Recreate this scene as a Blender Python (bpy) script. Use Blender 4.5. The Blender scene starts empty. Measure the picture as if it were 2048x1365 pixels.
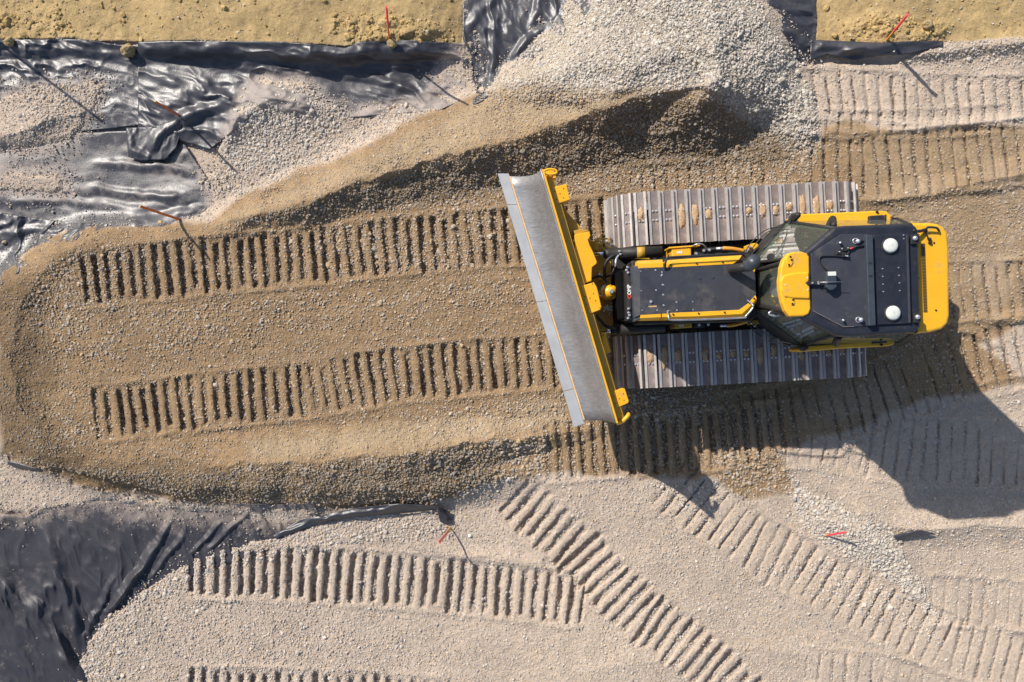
import bpy, bmesh, math, random
import numpy as np
from mathutils import Vector, Matrix
C = bpy.context.scene.collection
R = math.radians
# ------------------------------------------------------------------ camera, sky, sun, exposure
HC, FPX = 12.2, 1586.0
def P(px, py, z=0.0):
    """photo measurement -> world point at height z under the drone camera"""
    k = (HC - z) / FPX
    return Vector(((px-1024)*k, -(py-682.5)*k, z))
cam = bpy.data.cameras.new('camera'); co = bpy.data.objects.new('camera', cam); C.objects.link(co)
co.location = (0, 0, HC); cam.sensor_width = 36; cam.lens = 36*FPX/2048; cam.clip_end = 2000
bpy.context.scene.camera = co
SUN_AZ = Vector((-0.722, 0.692)).normalized(); ELEV = R(36.4)
w = bpy.data.worlds.new("World"); bpy.context.scene.world = w; w.use_nodes = True
nt = w.node_tree; sky = nt.nodes.new('ShaderNodeTexSky'); sky.sky_type = 'NISHITA'; sky.sun_disc = False
sky.sun_elevation = ELEV; sky.sun_rotation = math.atan2(SUN_AZ.x, SUN_AZ.y)
bg = nt.nodes['Background']; nt.links.new(sky.outputs[0], bg.inputs[0]); bg.inputs[1].default_value = 0.10
sl = bpy.data.lights.new('sun', 'SUN'); sl.energy = 4.6; sl.angle = R(0.55); sl.color = (1.0, 0.93, 0.84)
so = bpy.data.objects.new('sun', sl); C.objects.link(so)
so.rotation_euler = Vector((SUN_AZ.x*math.cos(ELEV), SUN_AZ.y*math.cos(ELEV), math.sin(ELEV))).to_track_quat('Z', 'Y').to_euler()
vs = bpy.context.scene.view_settings
vs.view_transform = 'Standard'; vs.look = 'None'; vs.gamma = 1; vs.exposure = 0.35; vs.use_curve_mapping = False

# ------------------------------------------------------------------ numpy helpers
rng = np.random.default_rng(7)
_tab = rng.random((256, 256)).astype(np.float32)
def vnoise(X, Y, s, seed=0):
    x = X/s + seed*17.37; y = Y/s + seed*9.71
    xi = np.floor(x).astype(np.int32); yi = np.floor(y).astype(np.int32)
    fx = (x-xi).astype(np.float32); fy = (y-yi).astype(np.float32)
    fx = fx*fx*(3-2*fx); fy = fy*fy*(3-2*fy)
    x0 = (xi+seed*31) & 255; x1 = (x0+1) & 255; y0 = (yi+seed*57) & 255; y1 = (y0+1) & 255
    a = _tab[x0, y0]*(1-fx)+_tab[x1, y0]*fx; b = _tab[x0, y1]*(1-fx)+_tab[x1, y1]*fx
    return (a*(1-fy)+b*fy)*2-1
def fbm(X, Y, s, o=4, seed=0, g=.5):
    t = 0; a = 1; n = 0
    for i in range(o):
        c, q = math.cos(.6*i+.3), math.sin(.6*i+.3)
        t = t + a*vnoise(X*c-Y*q, X*q+Y*c, s/2**i, seed+i*3+1); n += a; a *= g
    return t/n
def sst(a, b, x):
    t = np.clip((x-a)/(b-a), 0, 1); return t*t*(3-2*t)
def poly_sd(X, Y, pts):
    """signed distance to a polygon, positive inside"""
    d2 = np.full(X.shape, 1e12); ins = np.zeros(X.shape, bool); n = len(pts)
    for i in range(n):
        x0, y0 = pts[i]; x1, y1 = pts[(i+1) % n]
        ex, ey = x1-x0, y1-y0; L = ex*ex+ey*ey
        t = np.clip(((X-x0)*ex+(Y-y0)*ey)/L, 0, 1)
        d2 = np.minimum(d2, (X-x0-t*ex)**2+(Y-y0-t*ey)**2)
        if y0 != y1:
            c = ((y0 > Y) != (y1 > Y)) & (X < ex*(Y-y0)/ey+x0); ins ^= c
    d = np.sqrt(d2); return np.where(ins, d, -d)
def line_info(X, Y, pts):
    """nearest distance, arc position, side (+ = right of travel in image = south for eastward) and fractional index"""
    best = np.full(X.shape, 1e12); S = np.zeros(X.shape); side = np.ones(X.shape); idx = np.zeros(X.shape); s0 = 0
    for i in range(len(pts)-1):
        x0, y0 = pts[i][:2]; x1, y1 = pts[i+1][:2]
        ex, ey = x1-x0, y1-y0; L = math.hypot(ex, ey)
        tr = ((X-x0)*ex+(Y-y0)*ey)/L/L; t = np.clip(tr, 0, 1)
        d2 = (X-x0-t*ex)**2+(Y-y0-t*ey)**2; m = d2 < best
        best = np.where(m, d2, best)
        tt = t
        if i == 0: tt = np.minimum(tr, 1)
        if i == len(pts)-2: tt = np.where(tr > 1, tr, tt)
        S = np.where(m, s0+tt*L, S); idx = np.where(m, i+t, idx)
        side = np.where(m, np.sign(ex*(Y-y0)-ey*(X-x0)), side); s0 += L
    return np.sqrt(best), S, side, idx, s0
def ridge(X, Y, pts, sharp=1.35, sharp2=None):
    """pts: (x, y, height, width on the left side of travel, width on the right side)"""
    xs = [p[0] for p in pts]; ys = [p[1] for p in pts]; wm = max(max(p[3], p[4]) for p in pts)
    out = np.zeros(X.shape)
    m = (X > min(xs)-wm) & (X < max(xs)+wm) & (Y > min(ys)-wm) & (Y < max(ys)+wm)
    if not m.any(): return out
    x, y = X[m], Y[m]
    d, S, side, idx, L = line_info(x, y, pts)
    ar = np.array(pts); k = np.arange(len(pts))
    h = np.interp(idx, k, ar[:, 2]); wl = np.interp(idx, k, ar[:, 3]); wr = np.interp(idx, k, ar[:, 4])
    wr = wr*(1.02 if pts is R1 else 1.); u = d/np.where(side < 0, wl, wr); v = np.clip(1-u, 0, 1)
    out[m] = h*v**(sharp if sharp2 is None else np.where(side < 0, sharp, sharp2))
    return out

# ------------------------------------------------------------------ terrain layout (photo pixels)
PAD = [(-400, 560), (-100, 545), (0, 540), (100, 470), (180, 450), (430, 440), (500, 400), (640, 340), (760, 280), (880, 225), (950, 190), (1100, 120),
       (1400, -300), (2600, -300), (2600, 1700), (1500, 1700), (1200, 1100), (1060, 985), (1000, 975), (850, 1012), (620, 1015), (400, 1006), (200, 980), (60, 935), (0, 905), (-60, 800), (-400, 780)]
BROWN = [(-8, 640), (0, 540), (100, 470), (180, 450), (430, 440), (500, 390), (640, 330), (760, 270), (880, 215), (950, 190), (1080, 165), (1200, 175),
         (1400, 182), (1520, 260), (1640, 290), (1640, 255), (1700, 242), (1800, 268), (1950, 250), (2600, 235), (2600, 620), (2048, 640), (1960, 690), (2048, 760), (1950, 790), (1850, 800), (1700, 860), (1560, 900),
         (1590, 985), (1480, 1000), (1430, 960), (1240, 945), (1080, 950), (1000, 960), (850, 1014), (620, 1015), (400, 1006), (200, 980), (60, 935), (0, 905)]
PILE = [(1200, -400), (1150, -60), (1120, 30), (1040, 110), (960, 180), (1010, 200), (1150, 215), (1280, 185), (1400, 180), (1500, 240), (1620, 310), (1642, 240), (1585, 100), (1510, -10), (1500, -400)]
PILEW = [(1200, -400), (1160, -60), (1120, 40), (1050, 110), (1110, 165), (1200, 190), (1290, 185), (1400, 175), (1440, 170), (1500, 240), (1620, 310), (1642, 240), (1585, 100), (1510, -10), (1500, -400)]
PILE2 = [(1575, 940), (1620, 982), (1690, 1008), (1790, 1065), (1812, 1100), (1835, 1160), (1890, 1235), (1850, 1225), (1770, 1150), (1700, 1128), (1640, 1082), (1590, 1030)]
HEAP = [(470, 180), (540, 160), (640, 175), (700, 235), (650, 300), (560, 355), (480, 350), (440, 300)]
LIGHTLOW = [(160, 1300), (200, 1255), (270, 1190), (370, 1130), (470, 1095), (560, 1072), (650, 1040), (760, 1025), (860, 1022), (900, 1015), (1000, 975), (1200, 940), (2600, 940), (2600, 1800), (200, 1800), (150, 1400)]
R1 = [(330, 462, .05, 40, 30), (430, 452, .10, 50, 34), (520, 430, .16, 60, 40), (650, 394, .26, 90, 50), (752, 352, .33, 110, 62), (841, 328, .42, 120, 76), (957, 297, .43, 140, 80), (1043, 279, .48, 150, 90),
      (1094, 255, .52, 160, 96), (1145, 239, .57, 180, 104), (1197, 219, .62, 200, 110), (1282, 189, .70, 250, 120), (1348, 180, .76, 300, 128), (1418, 176, .78, 300, 134), (1436, 150, .66, 300, 160), (1430, 60, .5, 260, 200), (1400, -200, .4, 260, 220)]
R2 = [(1185, 862, .05, 26, 20), (1100, 866, .14, 30, 30), (1000, 880, .25, 44, 44), (930, 891, .27, 54, 52), (850, 903, .27, 64, 66), (760, 914, .26, 74, 72), (650, 922, .23, 74, 72), (520, 930, .18, 74, 64), (400, 930, .12, 60, 54), (280, 900, .05, 60, 40)]
R2 = R2[::-1]   # eastward travel: right side is south
R2 = [(p[0], p[1], p[2], p[3], p[4]) for p in R2]
RL = [(260, 455, .03, 50, 30), (170, 480, .06, 60, 45), (80, 540, .09, 70, 50), (30, 620, .11, 75, 50), (16, 720, .12, 75, 55), (30, 810, .10, 65, 50), (90, 880, .09, 50, 50), (190, 915, .08, 40, 40), (300, 925, .03, 40, 30)][::-1]
RL = [(p[0], p[1], p[2], p[3], p[4]) for p in RL]
RIDGES = [
    [(1725, 402, .03, 24, 20), (1800, 396, .08, 34, 28), (1880, 382, .10, 38, 30), (1960, 362, .10, 38, 30), (2048, 345, .10, 38, 30), (2200, 320, .10, 38, 30)],
    [(1600, 262, .02, 12, 16), (1680, 268, .035, 18, 18), (1800, 262, .045, 20, 18), (1920, 246, .045, 20, 18), (2048, 238, .045, 20, 18), (2200, 232, .04, 20, 18)],
    [(1905, 648, .04, 20, 14), (1960, 640, .06, 20, 16), (2048, 630, .06, 20, 16), (2200, 620, .06, 20, 16)],
    [(1890, 660, .06, 24, 16), (1940, 668, .05, 20, 14), (1990, 690, .03, 20, 14)],
    [(1450, 940, .05, 60, 50), (1560, 900, .09, 60, 60), (1650, 985, .1, 70, 50), (1790, 1050, .14, 70, 40), (1870, 1062, .14, 60, 40), (1960, 1052, .12, 60, 46), (2100, 1062, .12, 60, 46)],
    [(150, 225, .03, 50, 30), (90, 240, .10, 60, 34), (40, 262, .10, 60, 34), (-60, 290, .08, 60, 34)][::-1],
    [(820, 1088, .02, 20, 14), (900, 1108, .05, 24, 16), (1000, 1120, .06, 26, 18), (1080, 1128, .05, 24, 16)],
    [(1180, 1345, .03, 30, 30), (1500, 1290, .04, 60, 60), (1700, 1330, .05, 60, 60)],
    [(440, 300, .02, 20, 20), (480, 230, .16, 50, 70), (540, 200, .2, 60, 90), (600, 200, .16, 60, 80), (680, 225, .04, 40, 50)],
    [(1588, 985, .03, 20, 24), (1650, 1040, .14, 50, 55), (1720, 1070, .2, 60, 70), (1790, 1110, .12, 50, 60), (1840, 1180, .05, 26, 26)],
    [(1730, 110, .02, 20, 20), (1850, 110, .05, 20, 20), (1990, 90, .06, 30, 30), (2200, 80, .06, 30, 30)],
]
# tracks: (polyline, half width, pitch, depth, kind, fade-in, fade-out, gap fraction)
TRACKS = [
    ([(158, 562), (400, 532), (600, 516), (800, 492), (1040, 472), (1216, 450)], 52, 24.3, .074, 'bar', 6, 6),
    ([(182, 832), (400, 803), (600, 783), (800, 750), (1000, 731), (1120, 722), (1240, 712)], 50, 24.3, .076, 'bar', 6, 6),
    ([(1085, 905), (1240, 893), (1420, 880), (1600, 855)], 56, 23.5, .060, 'bar', 8, 60),
    ([(1420, 860), (1600, 830), (1760, 790), (1900, 740), (2060, 700), (2200, 680)], 66, 26, .05, 'crack', 60, 6),
    ([(1700, 885), (1850, 905), (2048, 915), (2200, 915)], 62, 27, .05, 'crack', 60, 6),
    ([(372, 1142), (600, 1148), (800, 1162), (1000, 1182), (1172, 1202)], 50, 24.6, .094, 'bar', 8, 8),
    ([(372, 1375), (700, 1382), (900, 1400)], 36, 24.6, .094, 'bar', 8, 8),
    ([(1022, 985), (1060, 1020), (1150, 1095), (1220, 1170), (1290, 1235), (1370, 1290), (1440, 1350), (1530, 1440)], 52, 24.3, .085, 'bar', 8, 8),
    ([(1330, 955), (1425, 1030), (1500, 1085), (1600, 1135), (1700, 1195), (1800, 1245), (1900, 1290), (2060, 1330), (2200, 1350)], 54, 26.5, .062, 'crack', 30, 8),
    ([(1850, 1200), (1950, 1205), (2060, 1215), (2200, 1220)], 44, 26, .035, 'crack', 14, 8),
    ([(1590, 188), (1720, 190), (1850, 197), (2060, 203), (2200, 203)], 44, 26, .06, 'crack2', 10, 8),
    ([(1640, 246), (1720, 250), (1850, 248), (2060, 232)], 22, 26, .035, 'crack', 10, 100),
    ([(1610, 338), (1740, 335), (1880, 322), (2060, 300), (2200, 290)], 60, 26, .05, 'crack', 20, 8),
    ([(1250, 362), (1400, 350), (1610, 340)], 22, 24, .035, 'crack', 20, 30),
    ([(1888, 585), (2060, 580), (2200, 575)], 54, 24.5, .055, 'crack2', 6, 8),
    ([(1890, 728), (1980, 708), (2080, 690), (2200, 680)], 48, 27, .055, 'crack', 20, 8),
    ([(1560, 905), (1640, 905), (1740, 930)], 26, 25, .04, 'crack', 10, 20),
    ([(1600, 1330), (1760, 1345), (1900, 1380)], 30, 26, .03, 'crack', 20, 60),
]
def tracks_eval(X, Y):
    """returns height change, trough mask and pressed-flat mask"""
    dh = np.zeros(X.shape); tm = np.zeros(X.shape); fl = np.zeros(X.shape)
    for n, (pl, hw, pitch, dep, kind, f0, f1) in enumerate(TRACKS):
        xs = [p[0] for p in pl]; ys = [p[1] for p in pl]; g = hw+30
        m = (X > min(xs)-g) & (X < max(xs)+g) & (Y > min(ys)-g) & (Y < max(ys)+g)
        if not m.any(): continue
        x, y = X[m], Y[m]
        d, S, side, idx, L = line_info(x, y, pl)
        t = d*side
        S2 = S + .9*vnoise(x, y, 14, 40+n) + .8*vnoise(x, y, 6, 60+n) + 1.8*vnoise(x, y, 70, 80+n)
        if kind == 'crack2': S2 = S2 - 4*np.sin(t/hw*1.8)
        k = np.floor(S2/pitch).astype(int); fr = S2/pitch-k
        r1 = _tab[(k*7+n*13) & 255, 11]; r2 = _tab[(k*5+n*3) & 255, 97]; r3 = _tab[(k*3+n*29) & 255, 171]
        ed = hw + 7*(r1-.5)*2 + 4*vnoise(x, y, 9, 30+n)
        lat = sst(-3, 9, ed-np.abs(t-(r2-.5)*4))
        lon = sst(0, f0, S)*sst(0, f1, L-S)
        a = lat*lon
        cr = np.clip(.86+.6*fbm(x, y, 34, 3, 33+n), .45, 1.15)
        if kind == 'bar':
            c = .5 + (r3-.5)*.09; hwid = .212 + .04*(r1-.5) + .035*vnoise(x, y, 10, 37+n)
            q = np.abs(fr-c)
            tr = 1-sst(hwid-.05, hwid+.07, q)
            fil = sst(.12, .6, fbm(x, y, 120, 2, 55)); tr = tr*(1-.35*fil)
            h = -dep*.9*(1-.35*fil)*(.8+.4*r2)*cr*tr*(1+.2*vnoise(x, y, 5, 9)) + .012*(1-tr)*np.cos((fr-c-.5)*2*np.pi)
        else:
            c = .5
            q = (fr-c); wid = .10 if kind == 'crack' else .12
            wid = wid*(.7+.9*r1)
            tr = np.exp(-(q/wid)**2)
            saw = (np.where(q > 0, q-.5, q+.5))      # high just left of the crack, low right after it
            mod = sst(-.75, .1, vnoise(x, y, 48, 21+n))
            h = (-dep*.85*(.5+.9*r2)*cr*tr + .42*dep*saw)*(.35+.65*mod); tr = tr*mod
        berm = .016*np.exp(-((np.abs(t)-hw-7)/5.5)**2)*lon*(1+.8*vnoise(x, y, 22, 5))
        dh[m] += h*a + berm
        tm[m] = np.maximum(tm[m], tr*a); fl[m] = np.maximum(fl[m], a)
    return dh, tm, fl
def plateau_edge(X):
    return np.interp(X, [-400, 0, 150, 250, 400, 600, 690, 760, 925, 1632, 1750, 1900, 2048, 2600], [80, 78, 78, 84, 82, 88, 94, 84, 88, 86, 90, 84, 74, 70])
def base_h(X, Y):
    """macro shape of the ground in metres"""
    wx = X + 9*fbm(X, Y, 70, 3, 3); wy = Y + 9*fbm(X, Y, 70, 3, 8)
    low = -(0.30+.08*sst(500, 900, Y))*(1-sst(880, 1350, X))
    d = poly_sd(wx, wy, PAD)
    z = low*(1-sst(-30, 42, d))
    e = plateau_edge(X)
    drop = np.interp(X, [-400, 260, 340, 560, 850, 925, 1000, 1640, 1760, 1900, 2600], [.05, .08, .26, .30, .24, .06, .0, .0, .10, .05, .05])
    top = low + .02 + drop
    f = 1-sst(-4, 46, Y-e)
    z = z*(1-f) + np.maximum(top, z)*f
    pd = poly_sd(wx, wy, PILE)
    z = z + .34*(1-np.exp(-np.clip(pd, 0, None)/90.))
    rx = wx+7*fbm(X, Y, 26, 3, 61); ry = wy+7*fbm(X, Y, 26, 3, 66)
    z = z + ridge(rx, ry, R1, 1.15, 1.18)*(.80+.22*sst(-.5, .5, fbm(X, Y, 90, 2, 69))) + ridge(rx, ry, R2, 1.1)
    z = z + .62*ridge(rx, ry, RL, 1.5)
    for r in RIDGES: z = z + ridge(wx, wy, r, 1.3)
    z = z + .025*fbm(X, Y, 230, 3, 11) + .012*fbm(X, Y, 60, 3, 17)
    return z
# where gravel and sand lie over the plastic sheets
EDGES = [[(150, 1500), (158, 1340), (172, 1290), (215, 1240), (285, 1184), (378, 1128), (480, 1094), (570, 1074), (660, 1042), (760, 1027), (866, 1022), (950, 1060), (950, 1500)],
         [(-400, 640), (0, 545), (60, 500), (120, 466), (200, 452), (310, 452), (362, 442), (402, 432), (428, 404), (520, 430), (520, 700), (-100, 800)],
         PILE]
COVER = [[(-400, 250), (0, 205), (50, 175), (100, 165), (170, 160), (205, 175), (190, 215), (165, 235), (170, 256), (110, 275), (60, 290), (0, 300), (-400, 300)],
         [(455, 345), (440, 300), (462, 240), (480, 190), (500, 162), (560, 152), (620, 160), (640, 180), (625, 205), (690, 222), (760, 215), (840, 208), (870, 170), (885, 130), (940, 92), (950, 190), (850, 260), (700, 330), (500, 400), (420, 440), (424, 412), (420, 350)],
         [(-400, 330), (0, 335), (110, 345), (120, 375), (0, 380), (-400, 380)],
         [(-400, 900), (0, 905), (200, 985), (420, 1012), (700, 1022), (620, 1050), (440, 1030), (330, 1015), (230, 1000), (120, 1010), (60, 1025), (0, 1018), (-400, 1018)]]
def cover_h(X, Y, edges=True):
    wx = X + 16*fbm(X, Y, 50, 4, 23); wy = Y + 16*fbm(X, Y, 50, 4, 29)
    c = np.full(X.shape, -60.)
    for p in COVER: c = np.maximum(c, poly_sd(wx, wy, p))
    wx = X + 8*fbm(X, Y, 30, 3, 24); wy = Y + 8*fbm(X, Y, 30, 3, 27)
    for p in (EDGES if edges else []): c = np.maximum(c, poly_sd(wx, wy, p))
    return c

# ------------------------------------------------------------------ material helpers
def mat(name, base=(.5, .5, .5), rough=.6, metal=0., var=0., vscale=6., bump=0., bscale=60., spec=.5, dirt=None, dscale=4., dthr=.5, attr=None, coat=0., bdist=.02, speck=0, speckv=.28):
    m = bpy.data.materials.new(name); m.use_nodes = True; n = m.node_tree; N = n.nodes; b = N['Principled BSDF']
    b.inputs['Base Color'].default_value = (*base, 1); b.inputs['Roughness'].default_value = rough; b.inputs['Metallic'].default_value = metal
    b.inputs['Specular IOR Level'].default_value = spec; b.inputs['Coat Weight'].default_value = coat
    tc = N.new('ShaderNodeTexCoord'); col = None
    def noise(sc, det=5, ro=.6):
        t = N.new('ShaderNodeTexNoise'); t.inputs['Scale'].default_value = sc; t.inputs['Detail'].default_value = det; t.inputs['Roughness'].default_value = ro
        n.links.new(tc.outputs['Object'], t.inputs['Vector']); return t
    if attr:
        a = N.new('ShaderNodeVertexColor'); a.layer_name = attr; col = a.outputs['Color']
    if var > 0:
        t = noise(vscale); mr = N.new('ShaderNodeMapRange'); mr.inputs[1].default_value = .25; mr.inputs[2].default_value = .75
        mr.inputs[3].default_value = 1-var; mr.inputs[4].default_value = 1+var
        n.links.new(t.outputs['Fac'], mr.inputs[0])
        mx = N.new('ShaderNodeMix'); mx.data_type = 'RGBA'; mx.blend_type = 'MULTIPLY'; mx.inputs[0].default_value = 1
        if col: n.links.new(col, mx.inputs[6])
        else: mx.inputs[6].default_value = (*base, 1)
        n.links.new(mr.outputs[0], mx.inputs[7]); col = mx.outputs[2]
        if speck:
            t3 = noise(speck, 3, .8); m3 = N.new('ShaderNodeMapRange'); m3.inputs[1].default_value = .3; m3.inputs[2].default_value = .7; m3.inputs[3].default_value = 1-speckv; m3.inputs[4].default_value = 1+speckv
            n.links.new(t3.outputs['Fac'], m3.inputs[0]); mx3 = N.new('ShaderNodeMix'); mx3.data_type = 'RGBA'; mx3.blend_type = 'MULTIPLY'; mx3.inputs[0].default_value = 1
            n.links.new(col, mx3.inputs[6]); n.links.new(m3.outputs[0], mx3.inputs[7]); col = mx3.outputs[2]
        mr2 = N.new('ShaderNodeMapRange'); mr2.inputs[1].default_value = .3; mr2.inputs[2].default_value = .7
        mr2.inputs[3].default_value = max(.02, rough-.12); mr2.inputs[4].default_value = min(1, rough+.12)
        t2 = noise(vscale*1.7); n.links.new(t2.outputs['Fac'], mr2.inputs[0]); n.links.new(mr2.outputs[0], b.inputs['Roughness'])
    if dirt:
        t = noise(dscale, 8, .68); mr = N.new('ShaderNodeMapRange'); mr.inputs[1].default_value = dthr; mr.inputs[2].default_value = dthr+.14
        mr.inputs[4].default_value = .75
        n.links.new(t.outputs['Fac'], mr.inputs[0])
        mx = N.new('ShaderNodeMix'); mx.data_type = 'RGBA'; n.links.new(mr.outputs[0], mx.inputs[0])
        if col: n.links.new(col, mx.inputs[6])
        else: mx.inputs[6].default_value = (*base, 1)
        mx.inputs[7].default_value = (*dirt, 1); col = mx.outputs[2]
    if col: n.links.new(col, b.inputs['Base Color'])
    if bump > 0:
        t = noise(bscale, 6, .7); bp = N.new('ShaderNodeBump'); bp.inputs['Strength'].default_value = bump; bp.inputs['Distance'].default_value = bdist
        n.links.new(t.outputs['Fac'], bp.inputs['Height']); n.links.new(bp.outputs[0], b.inputs['Normal'])
    return m
DUST = (.42, .34, .26)
M = dict(
    ground=mat('earth', attr='Col', rough=.93, var=.12, vscale=22, bump=1., bscale=95, spec=.15, bdist=.022, speck=110),
    stone=mat('crushed_stone', attr='Col', rough=.85, var=.12, vscale=40, spec=.25),
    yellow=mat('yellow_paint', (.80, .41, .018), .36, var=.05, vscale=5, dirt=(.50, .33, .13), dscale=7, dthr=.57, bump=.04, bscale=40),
    dyellow=mat('shaded_worn_yellow', (.47, .27, .025), .5, var=.13, vscale=6, dirt=(.30, .20, .10), dscale=6, dthr=.52, bump=.1, bscale=40),  # worn yellow with the shade of low parts painted into its colour
    black=mat('black_paint', (.042, .045, .056), .42, var=.2, vscale=5, dirt=(.11, .098, .09), dscale=3.0, dthr=.54, bump=.05, bscale=60),
    roofblack=mat('roof_black', (.018, .021, .032), .45, var=.25, vscale=7, dirt=(.05, .045, .045), dscale=5, dthr=.56, bump=.05, bscale=50),
    navy=mat('dark_beam', (.040, .050, .065), .45, var=.15, vscale=6),
    rubber=mat('black_rubber', (.018, .018, .02), .6, var=.2, vscale=10),
    dark=mat('greasy_black_steel', (.018, .017, .016), .6, var=.35, vscale=6, dirt=(.10, .08, .055), dscale=6, dthr=.60),
    steel=mat('polished_steel', (.50, .50, .52), .33, .85, var=.1, vscale=5),
    bolt=mat('zinc_bolt', (.62, .62, .66), .35, .7),
    chrome=mat('chrome', (.6, .65, .75), .12, 1.),
    white=mat('white_plastic', (.66, .68, .62), .45, var=.08, vscale=12, dirt=(.5, .48, .40), dscale=12, dthr=.6),
    shoe=mat('track_steel', (.225, .19, .18), .55, .25, var=.28, vscale=7, dirt=(.40, .30, .22), dscale=7, dthr=.54, bump=.12, bscale=60),
    shoetip=mat('worn_grouser_steel', (.50, .465, .44), .45, .35, var=.2, vscale=9, dirt=(.46, .38, .30), dscale=8, dthr=.6, bump=.08, bscale=50),
    mud=mat('packed_sand', (.47, .33, .20), .95, var=.2, vscale=30, bump=.6, bscale=90, spec=.1),
    clod=mat('clay_clod', (.36, .27, .145), .95, var=.25, vscale=18, bump=.8, bscale=50, spec=.1),
    wood=mat('stake_orange_paint', (.60, .15, .035), .6, var=.18, vscale=20, bump=.1, bscale=60),
    pink=mat('stake_pink_paint', (.85, .06, .09), .5, var=.12, vscale=25),
    salmon=mat('stake_salmon_paint', (.85, .28, .20), .6, var=.12, vscale=25),
    rawwood=mat('raw_yellow_wood', (.62, .38, .12), .7, var=.2, vscale=25),
    orange=mat('orange_hose', (.62, .27, .03), .5, var=.2, vscale=10),
    tan=mat('dusty_seam', (.60, .38, .18), .8, var=.2, vscale=15),
    seat=mat('seat_fabric', (.03, .032, .035), .8, var=.2, vscale=12),
    teal=mat('teal_cloth', (.02, .22, .30), .7, var=.2, vscale=12),
    void=mat('matt_black', (.004, .004, .005), .9, spec=.1, var=.3),
    seam=mat('scuffed_edge', (.16, .13, .12), .7, var=.3, vscale=12),
    red=mat('red_mark', (.65, .07, .04), .5),
)
def glass_mat():
    m = bpy.data.materials.new('tinted_glass'); m.use_nodes = True; n = m.node_tree; N = n.nodes; N.remove(N['Principled BSDF'])
    tr = N.new('ShaderNodeBsdfTransparent'); tr.inputs[0].default_value = (.46, .60, .52, 1)
    gl = N.new('ShaderNodeBsdfGlossy'); gl.inputs['Roughness'].default_value = .04; gl.inputs[0].default_value = (.95, 1, .97, 1)
    df = N.new('ShaderNodeBsdfDiffuse'); df.inputs[0].default_value = (.36, .37, .31, 1)
    fr = N.new('ShaderNodeFresnel'); fr.inputs[0].default_value = 1.75
    m1 = N.new('ShaderNodeMixShader'); n.links.new(fr.outputs[0], m1.inputs[0]); n.links.new(tr.outputs[0], m1.inputs[1]); n.links.new(gl.outputs[0], m1.inputs[2])
    m2 = N.new('ShaderNodeMixShader'); m2.inputs[0].default_value = .13; n.links.new(m1.outputs[0], m2.inputs[1]); n.links.new(df.outputs[0], m2.inputs[2])
    n.links.new(m2.outputs[0], N['Material Output'].inputs[0]); return m
M['glass'] = glass_mat()
def blade_mat():
    """bare steel scratched along the direction earth rolls"""
    m = mat('scoured_blade_steel', (.34, .335, .345), .45, .6, var=.16, vscale=3, dirt=(.30, .25, .20), dscale=4, dthr=.66); N = m.node_tree.nodes; L = m.node_tree.links
    b = N['Principled BSDF']; tc = N['Texture Coordinate']
    mp = N.new('ShaderNodeMapping'); mp.inputs['Rotation'].default_value = (0, 0, R(-25)); mp.inputs['Scale'].default_value = (8, 120, 8)
    t = N.new('ShaderNodeTexNoise'); t.inputs['Scale'].default_value = 1.; t.inputs['Detail'].default_value = 6
    L.new(tc.outputs['Object'], mp.inputs[0]); L.new(mp.outputs[0], t.inputs['Vector'])
    bp = N.new('ShaderNodeBump'); bp.inputs['Strength'].default_value = .22; bp.inputs['Distance'].default_value = .01
    old = b.inputs['Base Color'].links[0].from_socket; mr = N.new('ShaderNodeMapRange'); mr.inputs[1].default_value = .3; mr.inputs[2].default_value = .7; mr.inputs[3].default_value = .72; mr.inputs[4].default_value = 1.22
    mx = N.new('ShaderNodeMix'); mx.data_type = 'RGBA'; mx.blend_type = 'MULTIPLY'; mx.inputs[0].default_value = 1; L.new(t.outputs['Fac'], mr.inputs[0]); L.new(old, mx.inputs[6]); L.new(mr.outputs[0], mx.inputs[7]); L.new(mx.outputs[2], b.inputs['Base Color'])
    L.new(t.outputs['Fac'], bp.inputs['Height']); L.new(bp.outputs[0], b.inputs['Normal']); return m
M['blade'] = blade_mat()
M['edge'] = mat('cutting_edge_steel', (.42, .43, .45), .55, .45, var=.1, vscale=4, bump=.06, bscale=50)

# ------------------------------------------------------------------ object helpers
def tag(o, label=None, cat=None, group=None, kind=None):
    if label: o['label'] = label
    if cat: o['category'] = cat
    if group: o['group'] = group
    if kind: o['kind'] = kind
    return o
def link(o, parent=None):
    C.objects.link(o)
    if parent: o.parent = parent
    return o
def np_mesh(name, V, F, mats, parent=None, smooth=True, col=None, midx=None):
    me = bpy.data.meshes.new(name); V = np.asarray(V, np.float32); F = np.asarray(F, np.int32); k = F.shape[1]
    me.vertices.add(len(V)); me.vertices.foreach_set('co', V.ravel())
    me.loops.add(F.size); me.loops.foreach_set('vertex_index', F.ravel())
    me.polygons.add(len(F)); me.polygons.foreach_set('loop_start', np.arange(0, F.size, k, dtype=np.int32))
    me.polygons.foreach_set('loop_total', np.full(len(F), k, np.int32))
    me.polygons.foreach_set('use_smooth', np.full(len(F), smooth))
    for m in mats: me.materials.append(m)
    if midx is not None: me.polygons.foreach_set('material_index', np.asarray(midx, np.int32))
    me.update(calc_edges=True)
    if col is not None:
        a = me.color_attributes.new('Col', 'FLOAT_COLOR', 'POINT')
        c = np.ones((len(V), 4), np.float32); c[:, :3] = col; a.data.foreach_set('color', c.ravel())
    return link(bpy.data.objects.new(name, me), parent)
def grid_faces(nx, ny):
    i = np.arange(nx*ny).reshape(ny, nx)
    return np.stack([i[:-1, :-1], i[1:, :-1], i[1:, 1:], i[:-1, 1:]], -1).reshape(-1, 4)

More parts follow.
